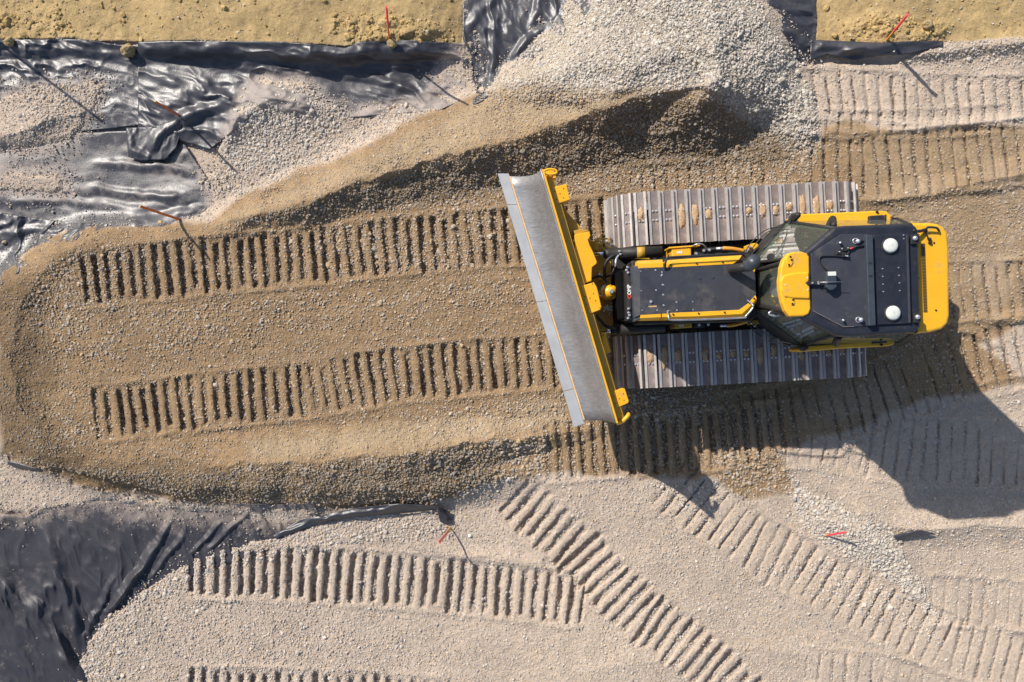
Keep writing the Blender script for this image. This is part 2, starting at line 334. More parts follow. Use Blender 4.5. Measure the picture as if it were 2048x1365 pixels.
# ------------------------------------------------------------------ ground
def axis(lo, hi, step, ext):
    a = np.arange(lo, hi+step, step); o = []; d = step; x = 0
    while x < ext: d *= 1.22; x += d; o.append(x)
    o = np.array(o); return np.concatenate([(lo-o)[::-1], a, a[-1]+o])
GX = axis(-130, 2178, 1.7, 9000); GY = axis(-110, 1475, 1.7, 9000)
X, Y = np.meshgrid(GX, GY)
Hb = base_h(X, Y)
dh, TM, FL = tracks_eval(X, Y)
CV = cover_h(X, Y)
def soft(poly, s=14, wn=14, seed=50, XX=None, YY=None):
    x = X if XX is None else XX; y = Y if YY is None else YY
    return sst(-s, s, poly_sd(x+wn*fbm(x, y, 46, 4, seed), y+wn*fbm(x, y, 46, 4, seed+5), poly))
SHEETPOLY = [[(-400, 80), (278, 84), (925, 90), (940, 190), (700, 330), (446, 424), (420, 455), (310, 472), (150, 475), (0, 565), (-400, 580)],
             [(926, -300), (1160, -300), (1175, 10), (1060, 125), (950, 215)], [(1500, -300), (1634, -300), (1634, 84), (1880, 88), (1790, 128), (1590, 128)],
             [(-400, 910), (0, 910), (420, 1010), (870, 1012), (890, 1022), (570, 1096), (390, 1150), (190, 1300), (180, 1700), (-400, 1700)]]
def sheet_mask(x, y):
    d = np.full(x.shape, -99.)
    for p in SHEETPOLY: d = np.maximum(d, poly_sd(x, y, p))
    return d
SM = sheet_mask(X, Y)
soil_d = np.where((X < 925) | (X > 1632), plateau_edge(X)-Y, -50) + 1.5*vnoise(X, Y, 14, 4)
soil_m = sst(-3, 3, soil_d)
cov = sst(-22, 12, CV)
sheetvis = sst(-6, 4, SM)*(1-sst(-12, 6, CV))*(1-soil_m)
pile_m = soft(PILE, 18, 20, 70); pile2_m = soft(PILE2, 9, 14, 75); brown_m = soft(BROWN, 8, 12, 60); heap_m = soft(HEAP, 22, 16, 78)
inF = np.exp(-np.clip(np.maximum(np.abs(X-1024)-1200, np.abs(Y-682)-850), 0, None)/200)
fine = (.0030*rng.normal(size=X.shape) + .0045*vnoise(X, Y, 3.6, 1) + .0025*vnoise(X, Y, 7.5, 2) + .008*fbm(X, Y, 30, 3, 33))
rough_amt = 1.0 + .9*pile_m + .8*pile2_m + .5*TM - .5*soil_m - .35*FL*(1-TM)
crk = np.abs(fbm(X, Y*1.6, 70, 4, 41)); soil_relief = .028*fbm(X, Y, 44, 5, 44) + .008*fbm(X, Y, 12, 2, 48) - .008*np.exp(-(crk/.035)**2)*sst(-.2, .3, fbm(X, Y, 160, 2, 47))
clodz = np.maximum(soft([(670, 40), (760, 24), (860, 40), (880, 75), (700, 80), (660, 60)], 14, 16, 81), soft([(1690, 50), (1740, 34), (1840, 36), (1905, 55), (1880, 82), (1700, 82)], 14, 16, 83))
clodz = np.maximum(clodz, .6*soft([(-60, 20), (100, 30), (160, 74), (-60, 74)], 24, 20, 85))
Z = Hb + dh*(1-soil_m) + inF*(fine*rough_amt + soil_m*soil_relief + clodz*soil_m*(.035+.07*np.clip(fbm(X, Y, 16, 3, 88), -.3, 1)))
Z += inF*.010*fbm((X+2*Y*.055)/9, Y+.055*X, 13, 3, 95)*(1-FL)*brown_m
# loose rubble between the prints
Z += inF*.004*np.clip(fbm(X, Y, 8, 3, 91), 0, 1)*(1-FL)*(1-soil_m)
Z = Z + .034*cov*sst(-90, 0, SM) - .05*sheetvis
Z = np.where(np.abs(X-1024)+np.abs(Y-682) > 6000, -.1, Z)
# base colours: pinkish crushed limestone, damp brown gravel sand, yellow clay
n1 = fbm(X, Y, 120, 4, 101)[..., None]; n2 = fbm(X, Y, 26, 4, 105)[..., None]; n3 = fbm(X, Y, 8, 2, 109)[..., None]
lightc = np.array([.575, .466, .368])*(1+.07*n1+.10*n2+.10*n3)
brownc = np.array([.345, .232, .130])*(1+.10*n1+.14*n2+.14*n3)
brownL = np.array([.42, .315, .198])*(1+.06*n1+.08*n2+.08*n3)
soilc = np.array([.50, .36, .175])*(1+.14*n1+.22*n2+.08*n3)
e3 = lambda a: a[..., None]
# paler brown sand on the windrows and the right side
pale_sand = np.clip(soft([(440, 440), (640, 360), (860, 250), (1000, 190), (1200, 190), (1300, 190), (1150, 235), (950, 290), (760, 345), (600, 400), (460, 440)], 20, 10, 120)
              + soft([(500, 880), (800, 850), (1120, 800), (1145, 850), (900, 885), (700, 912), (500, 925)], 18, 12, 122) + .5*soft([(1640, 230), (2600, 200), (2600, 640), (1740, 640), (1740, 400)], 30, 10, 124), 0, 1)
bc = brownc*(1-e3(pale_sand))+brownL*e3(pale_sand)
COL = lightc*(1-e3(brown_m))+bc*e3(brown_m)
dustmix = sst(-.1, .5, fbm(X, Y, 90, 3, 131))*.35*brown_m*np.clip(sst(1700, 2000, X)+sst(1200, 1800, X)*sst(700, 800, Y), 0, 1)
COL = COL*(1-e3(dustmix))+lightc*e3(dustmix)
w2 = np.clip(pile_m*sst(60, -120, Y-np.interp(X, [900, 1280, 1420, 1640], [260, 200, 190, 330])) + 0*pile_m, 0, 1)
COL = COL*(1-e3(pile_m*.6))+np.array([.46, .40, .31])*(1+.15*n3)*e3(pile_m*.6)
COL = COL*(1-e3(soil_m))+soilc*e3(soil_m)
bermc = soft([(1300, 195), (1400, 180), (1450, 200), (1500, 265), (1440, 330), (1350, 300), (1320, 240)], 12, 14, 140)
COL = COL*(1-e3(bermc))+np.array([.40, .285, .17])*(1+.08*n3)*e3(bermc)
# troughs of the prints: their shade is painted in as darker gravel
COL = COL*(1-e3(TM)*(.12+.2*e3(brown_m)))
damp_shade = np.clip(soft([(0, 540), (70, 560), (110, 700), (90, 850), (200, 930), (650, 945), (900, 915), (1000, 900), (1000, 960), (850, 1014), (400, 1006), (200, 980), (0, 905), (-60, 700)], 22, 20, 160)+soft([(450, 450), (650, 400), (850, 335), (1050, 285), (1290, 200), (1430, 200), (1600, 300), (1560, 330), (1250, 340), (1000, 380), (650, 430)], 14, 16, 162), 0, 1)  # damp bank, plus the upper ridge's shade painted into the colour
COL = COL*(1-.30*e3(damp_shade))
COL = np.clip(COL, .01, .9)
VX = (X-1024)*(HC-Z)/FPX; VY = -(Y-682.5)*(HC-Z)/FPX
V = np.stack([VX, VY, Z], -1).reshape(-1, 3)
g = np_mesh('ground', V, grid_faces(len(GX), len(GY))[:, ::1], [M['ground']], col=COL.reshape(-1, 3)); g['kind'] = 'structure'

def samp(A, px, py):
    """bilinear lookup in the dense part of the grid"""
    i0 = np.searchsorted(GX, px)-1; j0 = np.searchsorted(GY, py)-1
    i0 = np.clip(i0, 0, len(GX)-2); j0 = np.clip(j0, 0, len(GY)-2)
    fx = (px-GX[i0])/(GX[i0+1]-GX[i0]); fy = (py-GY[j0])/(GY[j0+1]-GY[j0])
    return (A[j0, i0]*(1-fx)+A[j0, i0+1]*fx)*(1-fy)+(A[j0+1, i0]*(1-fx)+A[j0+1, i0+1]*fx)*fy

# ------------------------------------------------------------------ stones
def ico():
    bm = bmesh.new(); bmesh.ops.create_icosphere(bm, subdivisions=1, radius=1)
    v = np.array([q.co[:] for q in bm.verts]); f = np.array([[q.index for q in p.verts] for p in bm.faces]); bm.free(); return v, f
IV, IF = ico()
def stones(name, px, py, zz, size, colr, label_kind='stuff', flat=.75, sink=.42, seed=1):
    r = np.random.default_rng(seed); n = len(px)
    k = (HC-zz)/FPX; cx = (px-1024)*k; cy = -(py-682.5)*k
    q = r.normal(size=(n, 4)); q /= np.linalg.norm(q, axis=1)[:, None]; a, b, c, d = q.T
    Rm = np.stack([1-2*(c*c+d*d), 2*(b*c-a*d), 2*(b*d+a*c), 2*(b*c+a*d), 1-2*(b*b+d*d), 2*(c*d-a*b), 2*(b*d-a*c), 2*(c*d+a*b), 1-2*(b*b+c*c)], -1).reshape(n, 3, 3)
    sc = size[:, None]*(r.uniform(.6, 1.15, (n, 3)))
    jit = r.uniform(.72, 1.18, (n, len(IV), 1))
    v = np.einsum('nij,nkj->nki', Rm, IV[None]*jit*sc[:, None, :])
    v[..., 2] *= flat
    v += np.stack([cx, cy, zz+size*(.5-sink)], -1)[:, None, :]
    F = (IF[None]+(np.arange(n)*len(IV))[:, None, None]).reshape(-1, 3)
    col = np.repeat(colr, len(IV), axis=0)
    o = np_mesh(name, v.reshape(-1, 3), F, [M['stone']], smooth=False, col=col)
    return tag(o, kind='stuff')
def noise1(px, py, s, seed): return fbm(px, py, s, 3, seed)
NCAND = 900000
sx = rng.uniform(-110, 2160, NCAND); sy = rng.uniform(-95, 1460, NCAND)
def sp(poly, s=14, wn=14, seed=50): return soft(poly, s, wn, seed, sx, sy)
D = np.full(NCAND, .055); SZ = np.full(NCAND, .0125)
def add(mask, dens, size):
    global D, SZ
    D = np.maximum(D, mask*dens); SZ = np.where(mask > .5, np.maximum(SZ, size), SZ)
patch = sst(-.25, .5, noise1(sx, sy, 75, 201)); patch2 = sst(-.2, .45, noise1(sx, sy, 34, 207))
bm_ = samp(brown_m, sx, sy); tm_ = samp(TM, sx, sy); sv_ = samp(sheetvis, sx, sy); so_ = samp(soil_m, sx, sy); fl_ = samp(FL, sx, sy); cv_ = samp(cov, sx, sy)
add(1-bm_, .34+.25*patch*patch2, .0118)
add(bm_, .26+.2*patch2, .012)
add(tm_, .85, .0145)
add(sp([(20, 600), (150, 540), (300, 620), (450, 600), (1030, 560), (1060, 600), (700, 640), (420, 700), (200, 720), (100, 690)], 26, 30), .42*(.3+.7*patch), .017)
add(sp([(60, 560), (150, 500), (260, 490), (230, 620), (120, 690), (40, 640)], 24, 20), .5, .018)
add(sp([(60, 780), (180, 760), (200, 880), (120, 920), (40, 880)], 30, 20), .35, .015)
add(sp([(480, 470), (760, 400), (1010, 400), (1030, 500), (860, 545), (700, 570)], 24, 30), .40*(.3+.7*patch2), .017)
add(sp([(0, 905), (200, 940), (400, 945), (650, 925), (900, 895), (1090, 870), (1100, 940), (1000, 965), (860, 1012), (400, 1008), (200, 982)], 10, 12), .85, .0165)
add(sp([(850, 905), (1000, 880), (1100, 875), (1085, 940), (980, 985), (850, 1010)], 16, 14), .95, .021)
add(sp([(830, 830), (1130, 780), (1150, 850), (1000, 870), (800, 880)], 14, 14), .55, .017)
add(sp([(420, 455), (650, 400), (850, 335), (1050, 285), (1290, 195), (1430, 190), (1640, 300), (1620, 350), (1250, 380), (1000, 400), (650, 430)], 8, 8), .8, .0165)
add(sp([(1230, 260), (1480, 180), (1640, 300), (1600, 330), (1300, 330)], 18, 20), .95, .0195)
add(sp([(500, 395), (640, 340), (880, 225), (960, 190), (1250, 190), (1000, 280), (700, 380)], 10, 12), .16, .0135)
add(samp(pile_m, sx, sy), 1.0, .0195)
add(sp([(940, 180), (1060, 110), (1180, 150), (1000, 200)], 14, 14), .7, .019)
add(samp(pile2_m, sx, sy), 1.0, .0195)
add(samp(heap_m, sx, sy), 1.0, .020)
add(sp([(380, 330), (440, 300), (500, 360), (620, 300), (720, 230), (860, 170), (900, 200), (700, 320), (480, 400), (400, 390)], 16, 18), .65, .0175)
add(sp([(60, 150), (210, 150), (200, 220), (60, 250), (20, 230)], 24, 26), .6, .0185)
add(sp([(150, 1310), (200, 1240), (280, 1180), (380, 1115), (560, 1065), (700, 1035), (890, 1020), (900, 1070), (600, 1105), (420, 1150), (280, 1230), (220, 1365), (150, 1365)], 12, 14), .85, .0185)
add(sp([(180, 1250), (400, 1190), (700, 1240), (900, 1300), (600, 1400), (180, 1400)], 30, 30), .30, .0155)
add(sp([(1430, 870), (1560, 900), (1590, 985), (1480, 1000), (1430, 960)], 14, 12), .55, .019)
add(sp([(1290, 960), (1430, 960), (1440, 1030), (1360, 1020)], 14, 12), .7, .020)
add(sp([(1240, 780), (1420, 780), (1400, 850), (1240, 850)], 16, 12), .6, .017)
add(sp([(1500, 1130), (1650, 1120), (1900, 1230), (1850, 1270), (1650, 1200)], 20, 22), .35, .019)
add(sp([(1650, 80), (2048, 70), (2048, 130), (1700, 130)], 18, 16), .3, .016)
add(sp([(1160, 240), (1600, 320), (1600, 390), (1100, 360)], 16, 16), .6, .0175)
D = np.where(so_ > .5, .02, D); D = np.where((SZ < .014) & (fl_ > .5) & (tm_ < .4), D*.6, D)
D = np.where(sv_ > .3, (.004+.07*sst(.45, .9, noise1(sx, sy, 30, 240)))*np.where((sy > 800), .3, 1)+.30*sst(-48, -6, samp(CV, sx, sy))*np.where(sy > 800, .35, 1), D)
prob = D*np.clip((.0185/SZ)**2, 0, 1.4)
keep = rng.random(NCAND) < prob*.66
kx, ky = sx[keep], sy[keep]; ksz = SZ[keep]*np.exp(rng.normal(-.33, .40, keep.sum())); print('stones', int(keep.sum())); kz = samp(Hb+dh*(1-soil_m)+.034*cov*sst(-90, 0, SM), kx, ky)
kz = np.where(sv_[keep] > .3, kz+.012, np.maximum(kz, samp(Z, kx, ky)))
wm = np.clip(np.maximum.reduce([samp(soft(PILEW, 26, 26, 72), kx, ky), .85*samp(pile2_m, kx, ky), .6*samp(heap_m, kx, ky)]), 0, 1)
nk = len(kx)
grey = np.array([.47, .44, .40]); tan = np.array([.47, .355, .23]); white = np.array([.56, .515, .445]); slate = np.array([.28, .28, .29])
u = rng.random(nk)[:, None]; br = bm_[keep][:, None]; wmm = wm[:, None]
sc_ = np.where(u < .42, grey, np.where(u < .62+.2*br, tan, np.where(u < .90, white*.88, slate)))
amb = np.where(br > .5, np.array([.37, .255, .145]), np.array([.56, .455, .365]))
sc_ = (sc_*(.58+.1*(1-br))+amb*(.42-.1*(1-br)))*(1-.30*samp(damp_shade, kx, ky)[:, None])
sc_ = sc_*(1-wmm*.75)+np.where(u < .8, white, grey)*wmm*.75
sc_ = sc_*(rng.uniform(.78, 1.16, nk)[:, None])
small = ksz < .02
ob = stones('gravel', kx, ky, kz, ksz, np.clip(sc_, .02, .8), seed=3); ob['label'] = 'loose crushed stone strewn over the graded ground'
# clods on the clay
nc = 5200; cx_ = rng.uniform(-60, 2140, nc*6); cy_ = rng.uniform(-60, 92, nc*6)
cd = samp(clodz, cx_, cy_)*.9 + .05 + .18*sst(.1, .6, fbm(cx_, cy_, 40, 3, 411)); ok = (rng.random(nc*6) < cd*.5) & (samp(soil_m, cx_, cy_) > .9)
cx_, cy_ = cx_[ok], cy_[ok]; csz = .0135*np.exp(rng.normal(0, .6, len(cx_)))
cc = np.array([.44, .31, .13])*rng.uniform(.75, 1.15, (len(cx_), 1))
ob = stones('clay_crumbs', cx_, cy_, samp(Z, cx_, cy_), csz, cc, seed=5); ob['label'] = 'crumbled yellow clay heaped along the trench edge'

# ------------------------------------------------------------------ plastic sheets
def sheet_mat(name, base, rough, dustc=(.42, .35, .30)):
    m = bpy.data.materials.new(name); m.use_nodes = True; n = m.node_tree; N = n.nodes; L = n.links; b = N['Principled BSDF']
    a = N.new('ShaderNodeVertexColor'); a.layer_name = 'Col'; sep = N.new('ShaderNodeSeparateColor'); L.new(a.outputs[0], sep.inputs[0])
    tc = N.new('ShaderNodeTexCoord'); t = N.new('ShaderNodeTexNoise'); t.inputs['Scale'].default_value = 9; t.inputs['Detail'].default_value = 9; t.inputs['Roughness'].default_value = .72
    L.new(tc.outputs['Object'], t.inputs['Vector'])
    ad = N.new('ShaderNodeMath'); ad.operation = 'ADD'; L.new(sep.outputs[0], ad.inputs[0]); L.new(t.outputs['Fac'], ad.inputs[1])
    mr = N.new('ShaderNodeMapRange'); mr.inputs[1].default_value = .75; mr.inputs[2].default_value = 1.25; mr.inputs[3].default_value = .05; mr.inputs[4].default_value = .96; L.new(ad.outputs[0], mr.inputs[0])
    mx = N.new('ShaderNodeMix'); mx.data_type = 'RGBA'; mx.inputs[6].default_value = (*base, 1); mx.inputs[7].default_value = (*dustc, 1); L.new(mr.outputs[0], mx.inputs[0])
    L.new(mx.outputs[2], b.inputs['Base Color'])
    r = N.new('ShaderNodeMapRange'); r.inputs[3].default_value = rough; r.inputs[4].default_value = .9; L.new(mr.outputs[0], r.inputs[0]); L.new(r.outputs[0], b.inputs['Roughness'])
    b.inputs['Specular IOR Level'].default_value = .75
    t2 = N.new('ShaderNodeTexNoise'); t2.inputs['Scale'].default_value = 38; t2.inputs['Detail'].default_value = 5; L.new(tc.outputs['Object'], t2.inputs['Vector'])
    bp = N.new('ShaderNodeBump'); bp.inputs['Strength'].default_value = .22; bp.inputs['Distance'].default_value = .012; L.new(t2.outputs['Fac'], bp.inputs['Height']); L.new(bp.outputs[0], b.inputs['Normal'])
    return m
M['sheet'] = sheet_mat('black_plastic_film', (.024, .027, .038), .41)
M['sheetd'] = sheet_mat('dark_woven_sheet', (.020, .022, .033), .50, (.33, .27, .23))
M['sheetd'].node_tree.nodes['Principled BSDF'].inputs['Specular IOR Level'].default_value = .45
def poly_at(pts, t):
    p = np.array(pts, float); s = np.r_[0, np.cumsum(np.hypot(*np.diff(p, axis=0).T))]; s /= s[-1]
    return np.interp(t, s, p[:, 0]), np.interp(t, s, p[:, 1])
def fold(X, Y, pts):
    r = ridge(X, Y, [(a, b, 1., c, d) for a, b, h, c, d in pts], 1.); d, S, side, idx, L = line_info(X, Y, pts)
    h = np.interp(idx, np.arange(len(pts)), [p[2] for p in pts])*(.8+.35*vnoise(X, Y, 30, 77))
    end = sst(0, .16*L+4, np.minimum(S, L-S)+.08*L)
    return h*end*(.5-.5*np.cos(np.pi*r))**.8
def sheet(A, B, label, folds, amp=1., ang=0., mater='sheet', dust=0., dustf=None, lift=.012, seed=300, group='black plastic sheets', stretch=3., wave=16, step=2.4, rag=0):
    """cloth ruled between two outlines A and B, draped over the terrain, with folds"""
    lu = max(np.hypot(*np.diff(np.array(A, float), axis=0).T).sum(), np.hypot(*np.diff(np.array(B, float), axis=0).T).sum())
    mv = np.mean([math.hypot(A[0][0]-B[0][0], A[0][1]-B[0][1]), math.hypot(A[-1][0]-B[-1][0], A[-1][1]-B[-1][1]), math.hypot(A[len(A)//2][0]-B[len(B)//2][0], A[len(A)//2][1]-B[len(B)//2][1])])
    nu = int(lu/step)+2; nv = int(mv/step)+2
    t = np.linspace(0, 1, nu); s = np.linspace(0, 1, nv)
    ax, ay = poly_at(A, t); bx, by = poly_at(B, t)
    x = ax[None]*(1-s[:, None])+bx[None]*s[:, None]; y = ay[None]*(1-s[:, None])+by[None]*s[:, None]
    if rag: x = x+rag*vnoise(x, y, 18, seed+90); y = y+rag*vnoise(x, y, 18, seed+91)
    c, q = math.cos(ang), math.sin(ang)
    wx = x+14*fbm(x, y, 60, 2, seed+1); wy = y+14*fbm(x, y, 60, 2, seed+2)
    u_ = (wx*c+wy*q)/stretch; v_ = -wx*q+wy*c
    f = 1-np.abs(fbm(u_, v_, wave*2.0, 3, seed+5, .46)); f2 = 1-np.abs(fbm(u_, v_, wave*.7, 2, seed+9))
    am = .35+.65*sst(-.4, .4, fbm(x, y, 120, 2, seed+13))
    h = amp*am*(.070*f**3 + .012*f2**2.5) + .018*amp*fbm(x, y, 70, 3, seed+17)
    z = base_h(x, y)+h+lift-.03*amp
    fx = x+9*fbm(x, y, 46, 3, seed+31); fy = y+9*fbm(x, y, 46, 3, seed+37)
    for fo in folds: z = z+fold(fx, fy, fo)
    d = np.clip(dust+.16*fbm(x, y, 60, 4, seed+21) - 2.5*(h-.04*amp), 0, 1)
    if dustf is not None: d = np.clip(d+dustf(x, y), 0, 1)
    k = (HC-z)/FPX; V = np.stack([(x-1024)*k, -(y-682.5)*k, z], -1).reshape(-1, 3)
    o = np_mesh('plastic_sheet', V, grid_faces(nu, nv), [M[mater]], col=np.repeat(d.reshape(-1, 1), 3, 1))
    so_ = o.modifiers.new('thickness', 'SOLIDIFY'); so_.thickness = .004; so_.offset = -1
    return tag(o, label, 'plastic sheet', group)
dl = lambda x, y: .55*sst(-32, 6, cover_h(x, y, False))
sheet([(-90, 80), (60, 79), (160, 79), (235, 90), (281, 92)], [(-90, 280), (60, 272), (150, 264), (220, 258), (281, 250)],
      'shiny crumpled plastic sheet at the upper left, ending at a straight cut edge',
      [[(0, 110, .03, 16, 16), (120, 100, .05, 16, 14), (240, 112, .03, 14, 12)]], 1.0, .35, dust=.10, dustf=dl, seed=300, stretch=2.0, wave=15, lift=.02)
sheet([(276, 84), (400, 82), (560, 84), (640, 90), (690, 96), (720, 84), (790, 78), (860, 84), (930, 88)], [(276, 262), (340, 275), (420, 300), (480, 250), (520, 215), (640, 240), (760, 230), (880, 220), (932, 196)],
      'long plastic sheet below the clay bank with a deep dark fold running along it',
      [[(285, 98, .05, 16, 22), (400, 104, .09, 20, 30), (520, 112, .10, 22, 40), (620, 116, .12, 22, 40), (720, 112, .13, 24, 44), (840, 110, .08, 24, 30), (900, 105, .02, 20, 20)],
       [(290, 150, .02, 14, 14), (370, 170, .06, 16, 22), (440, 190, .07, 16, 20), (490, 185, .04, 16, 14)],
       [(360, 235, .12, 16, 30), (410, 215, .10, 18, 26), (470, 200, .06, 14, 20)],
       [(690, 150, .04, 14, 12), (780, 165, .05, 12, 14), (870, 205, .04, 12, 14)]], 1.15, .25, dust=.02, dustf=dl, seed=320, stretch=2.4, wave=17, lift=.035)
sheet([(252, 256), (300, 254), (365, 236)], [(256, 314), (280, 322), (330, 320), (352, 296), (362, 262)],
      'small folded flap of plastic turned over beside the middle orange stake', [[(362, 240, .08, 20, 20), (330, 262, .08, 18, 22), (300, 300, .05, 16, 20)], [(256, 258, .03, 8, 8), (262, 300, .06, 12, 12), (300, 316, .04, 10, 8)]],
      1.0, 1.9, dust=.0, seed=340, stretch=2.4, wave=12, lift=.075)
sheet([(-90, 268), (100, 268), (255, 262), (370, 290), (395, 330), (430, 380)], [(-90, 450), (60, 442), (160, 462), (230, 470), (310, 472), (370, 462), (420, 452), (446, 424)],
      'dusty stretched plastic sheet with long silvery creases behind the lower orange stake',
      [[(180, 330, .01, 10, 14), (280, 326, .05, 10, 18), (385, 340, .04, 10, 16)], [(130, 376, .02, 10, 14), (250, 382, .05, 10, 20), (370, 400, .04, 10, 18)], [(20, 400, .03, 10, 12), (150, 398, .03, 10, 14), (290, 425, .04, 10, 14)],
       [(250, 450, .02, 10, 12), (330, 436, .05, 12, 16), (420, 412, .05, 12, 14)], [(250, 300, .02, 12, 14), (380, 312, .03, 12, 14)]], 1.0, .05, dust=.22, dustf=dl, seed=360, stretch=5., wave=30)
sheet([(-90, 430), (0, 425), (60, 436), (150, 446), (215, 448)], [(-90, 620), (10, 566), (70, 520), (135, 482), (220, 470)],
      'crumpled plastic sheet at the left border tucked under the brown gravel pad', [[(10, 470, .04, 10, 12), (60, 460, .05, 12, 14), (130, 452, .04, 10, 12)]], 1.0, 2.3, dust=.06, dustf=lambda x, y: 0*x, seed=380, stretch=2, wave=15)
sheet([(926, -70), (1000, -70), (1100, -70), (1180, -70)], [(926, 215), (975, 200), (1035, 145), (1105, 85), (1180, 20)],
      'dark plastic sheet left of the white gravel pile with folds fanning downward',
      [[(965, 190, .05, 9, 14), (990, 120, .08, 12, 20), (985, 40, .06, 14, 20), (1000, -60, .05, 14, 20)], [(1025, 118, .04, 9, 12), (1055, 78, .07, 10, 16), (1110, 45, .05, 9, 14)],
       [(930, 60, .05, 14, 16), (960, 20, .05, 14, 18), (1000, -10, .04, 14, 16)], [(1060, 60, .03, 10, 14), (1080, 0, .06, 14, 20), (1100, -60, .05, 14, 20)]], .9, 1.2, dust=.03, seed=400, stretch=2.2, wave=18)
sheet([(1490, -70), (1560, -70), (1632, -70)], [(1600, 128), (1618, 124), (1634, 98)],
      'narrow dark plastic sheet between the white gravel pile and the right clay strip', [[(1530, 0, .04, 12, 16), (1580, 20, .05, 14, 16), (1630, 15, .04, 12, 14)], [(1560, 60, .04, 12, 14), (1620, 90, .05, 12, 14)]], .95, .5, dust=.10, seed=420, stretch=2.2, wave=18)
sheet([(1622, 80), (1700, 83), (1760, 86), (1830, 82), (1885, 82)], [(1620, 122), (1655, 108), (1700, 122), (1760, 112), (1820, 108), (1885, 90)],
      'strip of dark plastic hanging below the right clay bank', [[(1650, 116, .03, 8, 10), (1700, 100, .05, 10, 12), (1730, 88, .03, 8, 8)], [(1640, 92, .04, 10, 14), (1720, 92, .05, 10, 18), (1800, 90, .05, 10, 16), (1870, 86, .02, 10, 10)]], .7, .2, dust=.03, seed=440, stretch=3, wave=16, lift=.03)
dl6 = lambda x, y: .50*sst(-60, 10, cover_h(x, y, False))
sheet([(-90, 1020), (0, 1026), (50, 1034), (90, 1010), (150, 1000), (240, 1004), (330, 1004), (430, 1006), (560, 1010), (640, 1006)],
      [(-90, 1480), (60, 1480), (200, 1460), (185, 1365), (200, 1310), (240, 1250), (310, 1200), (395, 1146), (510, 1110), (610, 1080)],
      'large dull dark plastic sheet filling the lower left corner with creases fanning out',
      [[(345, 1038, .05, 7, 9), (290, 1120, .13, 11, 14), (215, 1225, .09, 9, 11)], [(370, 1060, .02, 8, 10), (330, 1120, .06, 8, 12), (300, 1160, .05, 8, 12)],
       [(80, 1040, .03, 20, 12), (115, 1150, .11, 30, 11), (145, 1260, .13, 26, 10), (162, 1310, .08, 16, 9)], [(-60, 1100, .04, 36, 14), (60, 1230, .10, 34, 13), (120, 1310, .15, 28, 12), (170, 1360, .10, 20, 10)],
       [(440, 1040, .04, 7, 9), (410, 1075, .06, 8, 10), (385, 1105, .04, 7, 9)], [(500, 1020, .03, 7, 9), (455, 1060, .05, 8, 10), (420, 1098, .04, 7, 9)],
       [(0, 1036, .05, 10, 14), (60, 1030, .06, 12, 14), (100, 1012, .03, 10, 12)], [(230, 1150, .02, 8, 12), (200, 1210, .06, 10, 12), (178, 1260, .04, 8, 10)]], .75, 1.1, mater='sheetd', dust=.10, dustf=dl6, seed=460, stretch=3, wave=13)
sheet([(545, 1072), (600, 1040), (700, 1018), (790, 1008), (874, 1012)], [(550, 1078), (640, 1046), (720, 1032), (800, 1028), (876, 1020)],
      'rolled plastic edge emerging from the gravel, ending at the salmon and yellow stake', [[(548, 1075, .03, 5, 6), (620, 1042, .06, 6, 8), (720, 1024, .09, 8, 12), (800, 1016, .08, 8, 10), (872, 1016, .05, 6, 8)]], .3, .0, dust=.05, seed=480, lift=.06, step=1.8)
sheet([(872, 1012), (884, 1016), (900, 1024)], [(880, 1044), (892, 1048), (903, 1046)],
      'tiny torn tab of dark plastic at the foot of the salmon and yellow stake', [[(876, 1016, .05, 6, 6), (896, 1040, .05, 6, 6)]], .3, .8, mater='sheetd', dust=.0, seed=500, lift=.07, step=1.5)
sheet([(1788, 1071), (1815, 1064), (1840, 1061), (1868, 1067)], [(1792, 1080), (1820, 1074), (1845, 1070), (1868, 1070)],
      'sliver of black plastic poking out right of the small white gravel mound', [[(1790, 1075, .04, 5, 6), (1830, 1067, .06, 6, 6), (1866, 1068, .03, 4, 4)]], .2, 0, dust=.0, seed=520, lift=.05, step=1.5)
sheet([(14, 922), (36, 926), (60, 934), (84, 940)], [(18, 930), (34, 938), (58, 942), (82, 944)],
      'small grey scrap of plastic surfacing near the left border below the brown pad', [[(16, 926, .04, 6, 6), (50, 936, .05, 6, 6), (82, 942, .03, 4, 4)]], .3, 0, dust=.2, seed=540, lift=.04, step=1.5)

# ------------------------------------------------------------------ bits lying about
def gz(px, py): return float(samp(Z, np.array([px], float), np.array([py], float))[0])
def lump(name, px, py, r, mater, label, cat, group=None, seed=1, squash=.8, lift=0.):
    bm = bmesh.new(); bmesh.ops.create_icosphere(bm, subdivisions=4, radius=r)
    rr = random.Random(seed); off = Vector((rr.uniform(0, 50), rr.uniform(0, 50), rr.uniform(0, 50)))
    from mathutils import noise as mn
    for v in bm.verts:
        n = v.co.normalized(); a = mn.fractal(n*1.7+off, .8, 2., 5); v.co *= 1+.26*a; v.co.z *= squash; v.co.x *= 1.12
    for f in bm.faces: f.smooth = True
    me = bpy.data.meshes.new(name); bm.to_mesh(me); bm.free(); me.materials.append(M[mater])
    o = link(bpy.data.objects.new(name, me)); o.location = P(px, py, gz(px, py)+r*.45+lift); return tag(o, label, cat, group)
lump('clay_clod', 18, 84, .072, 'clod', 'yellow clay clod weighing down the sheet at the far left border', 'clay clod', 'clods holding down the plastic', 3, lift=.06)
lump('clay_clod', 256, 102, .095, 'clod', 'largest yellow clay clod on the upper left sheet beside the straight cut edge', 'clay clod', 'clods holding down the plastic', 9, 1., lift=.06)
lump('clay_clod', 784, 88, .068, 'clod', 'round clay clod at the foot of the pink topped stake on the long sheet', 'clay clod', 'clods holding down the plastic', 14, lift=.10)
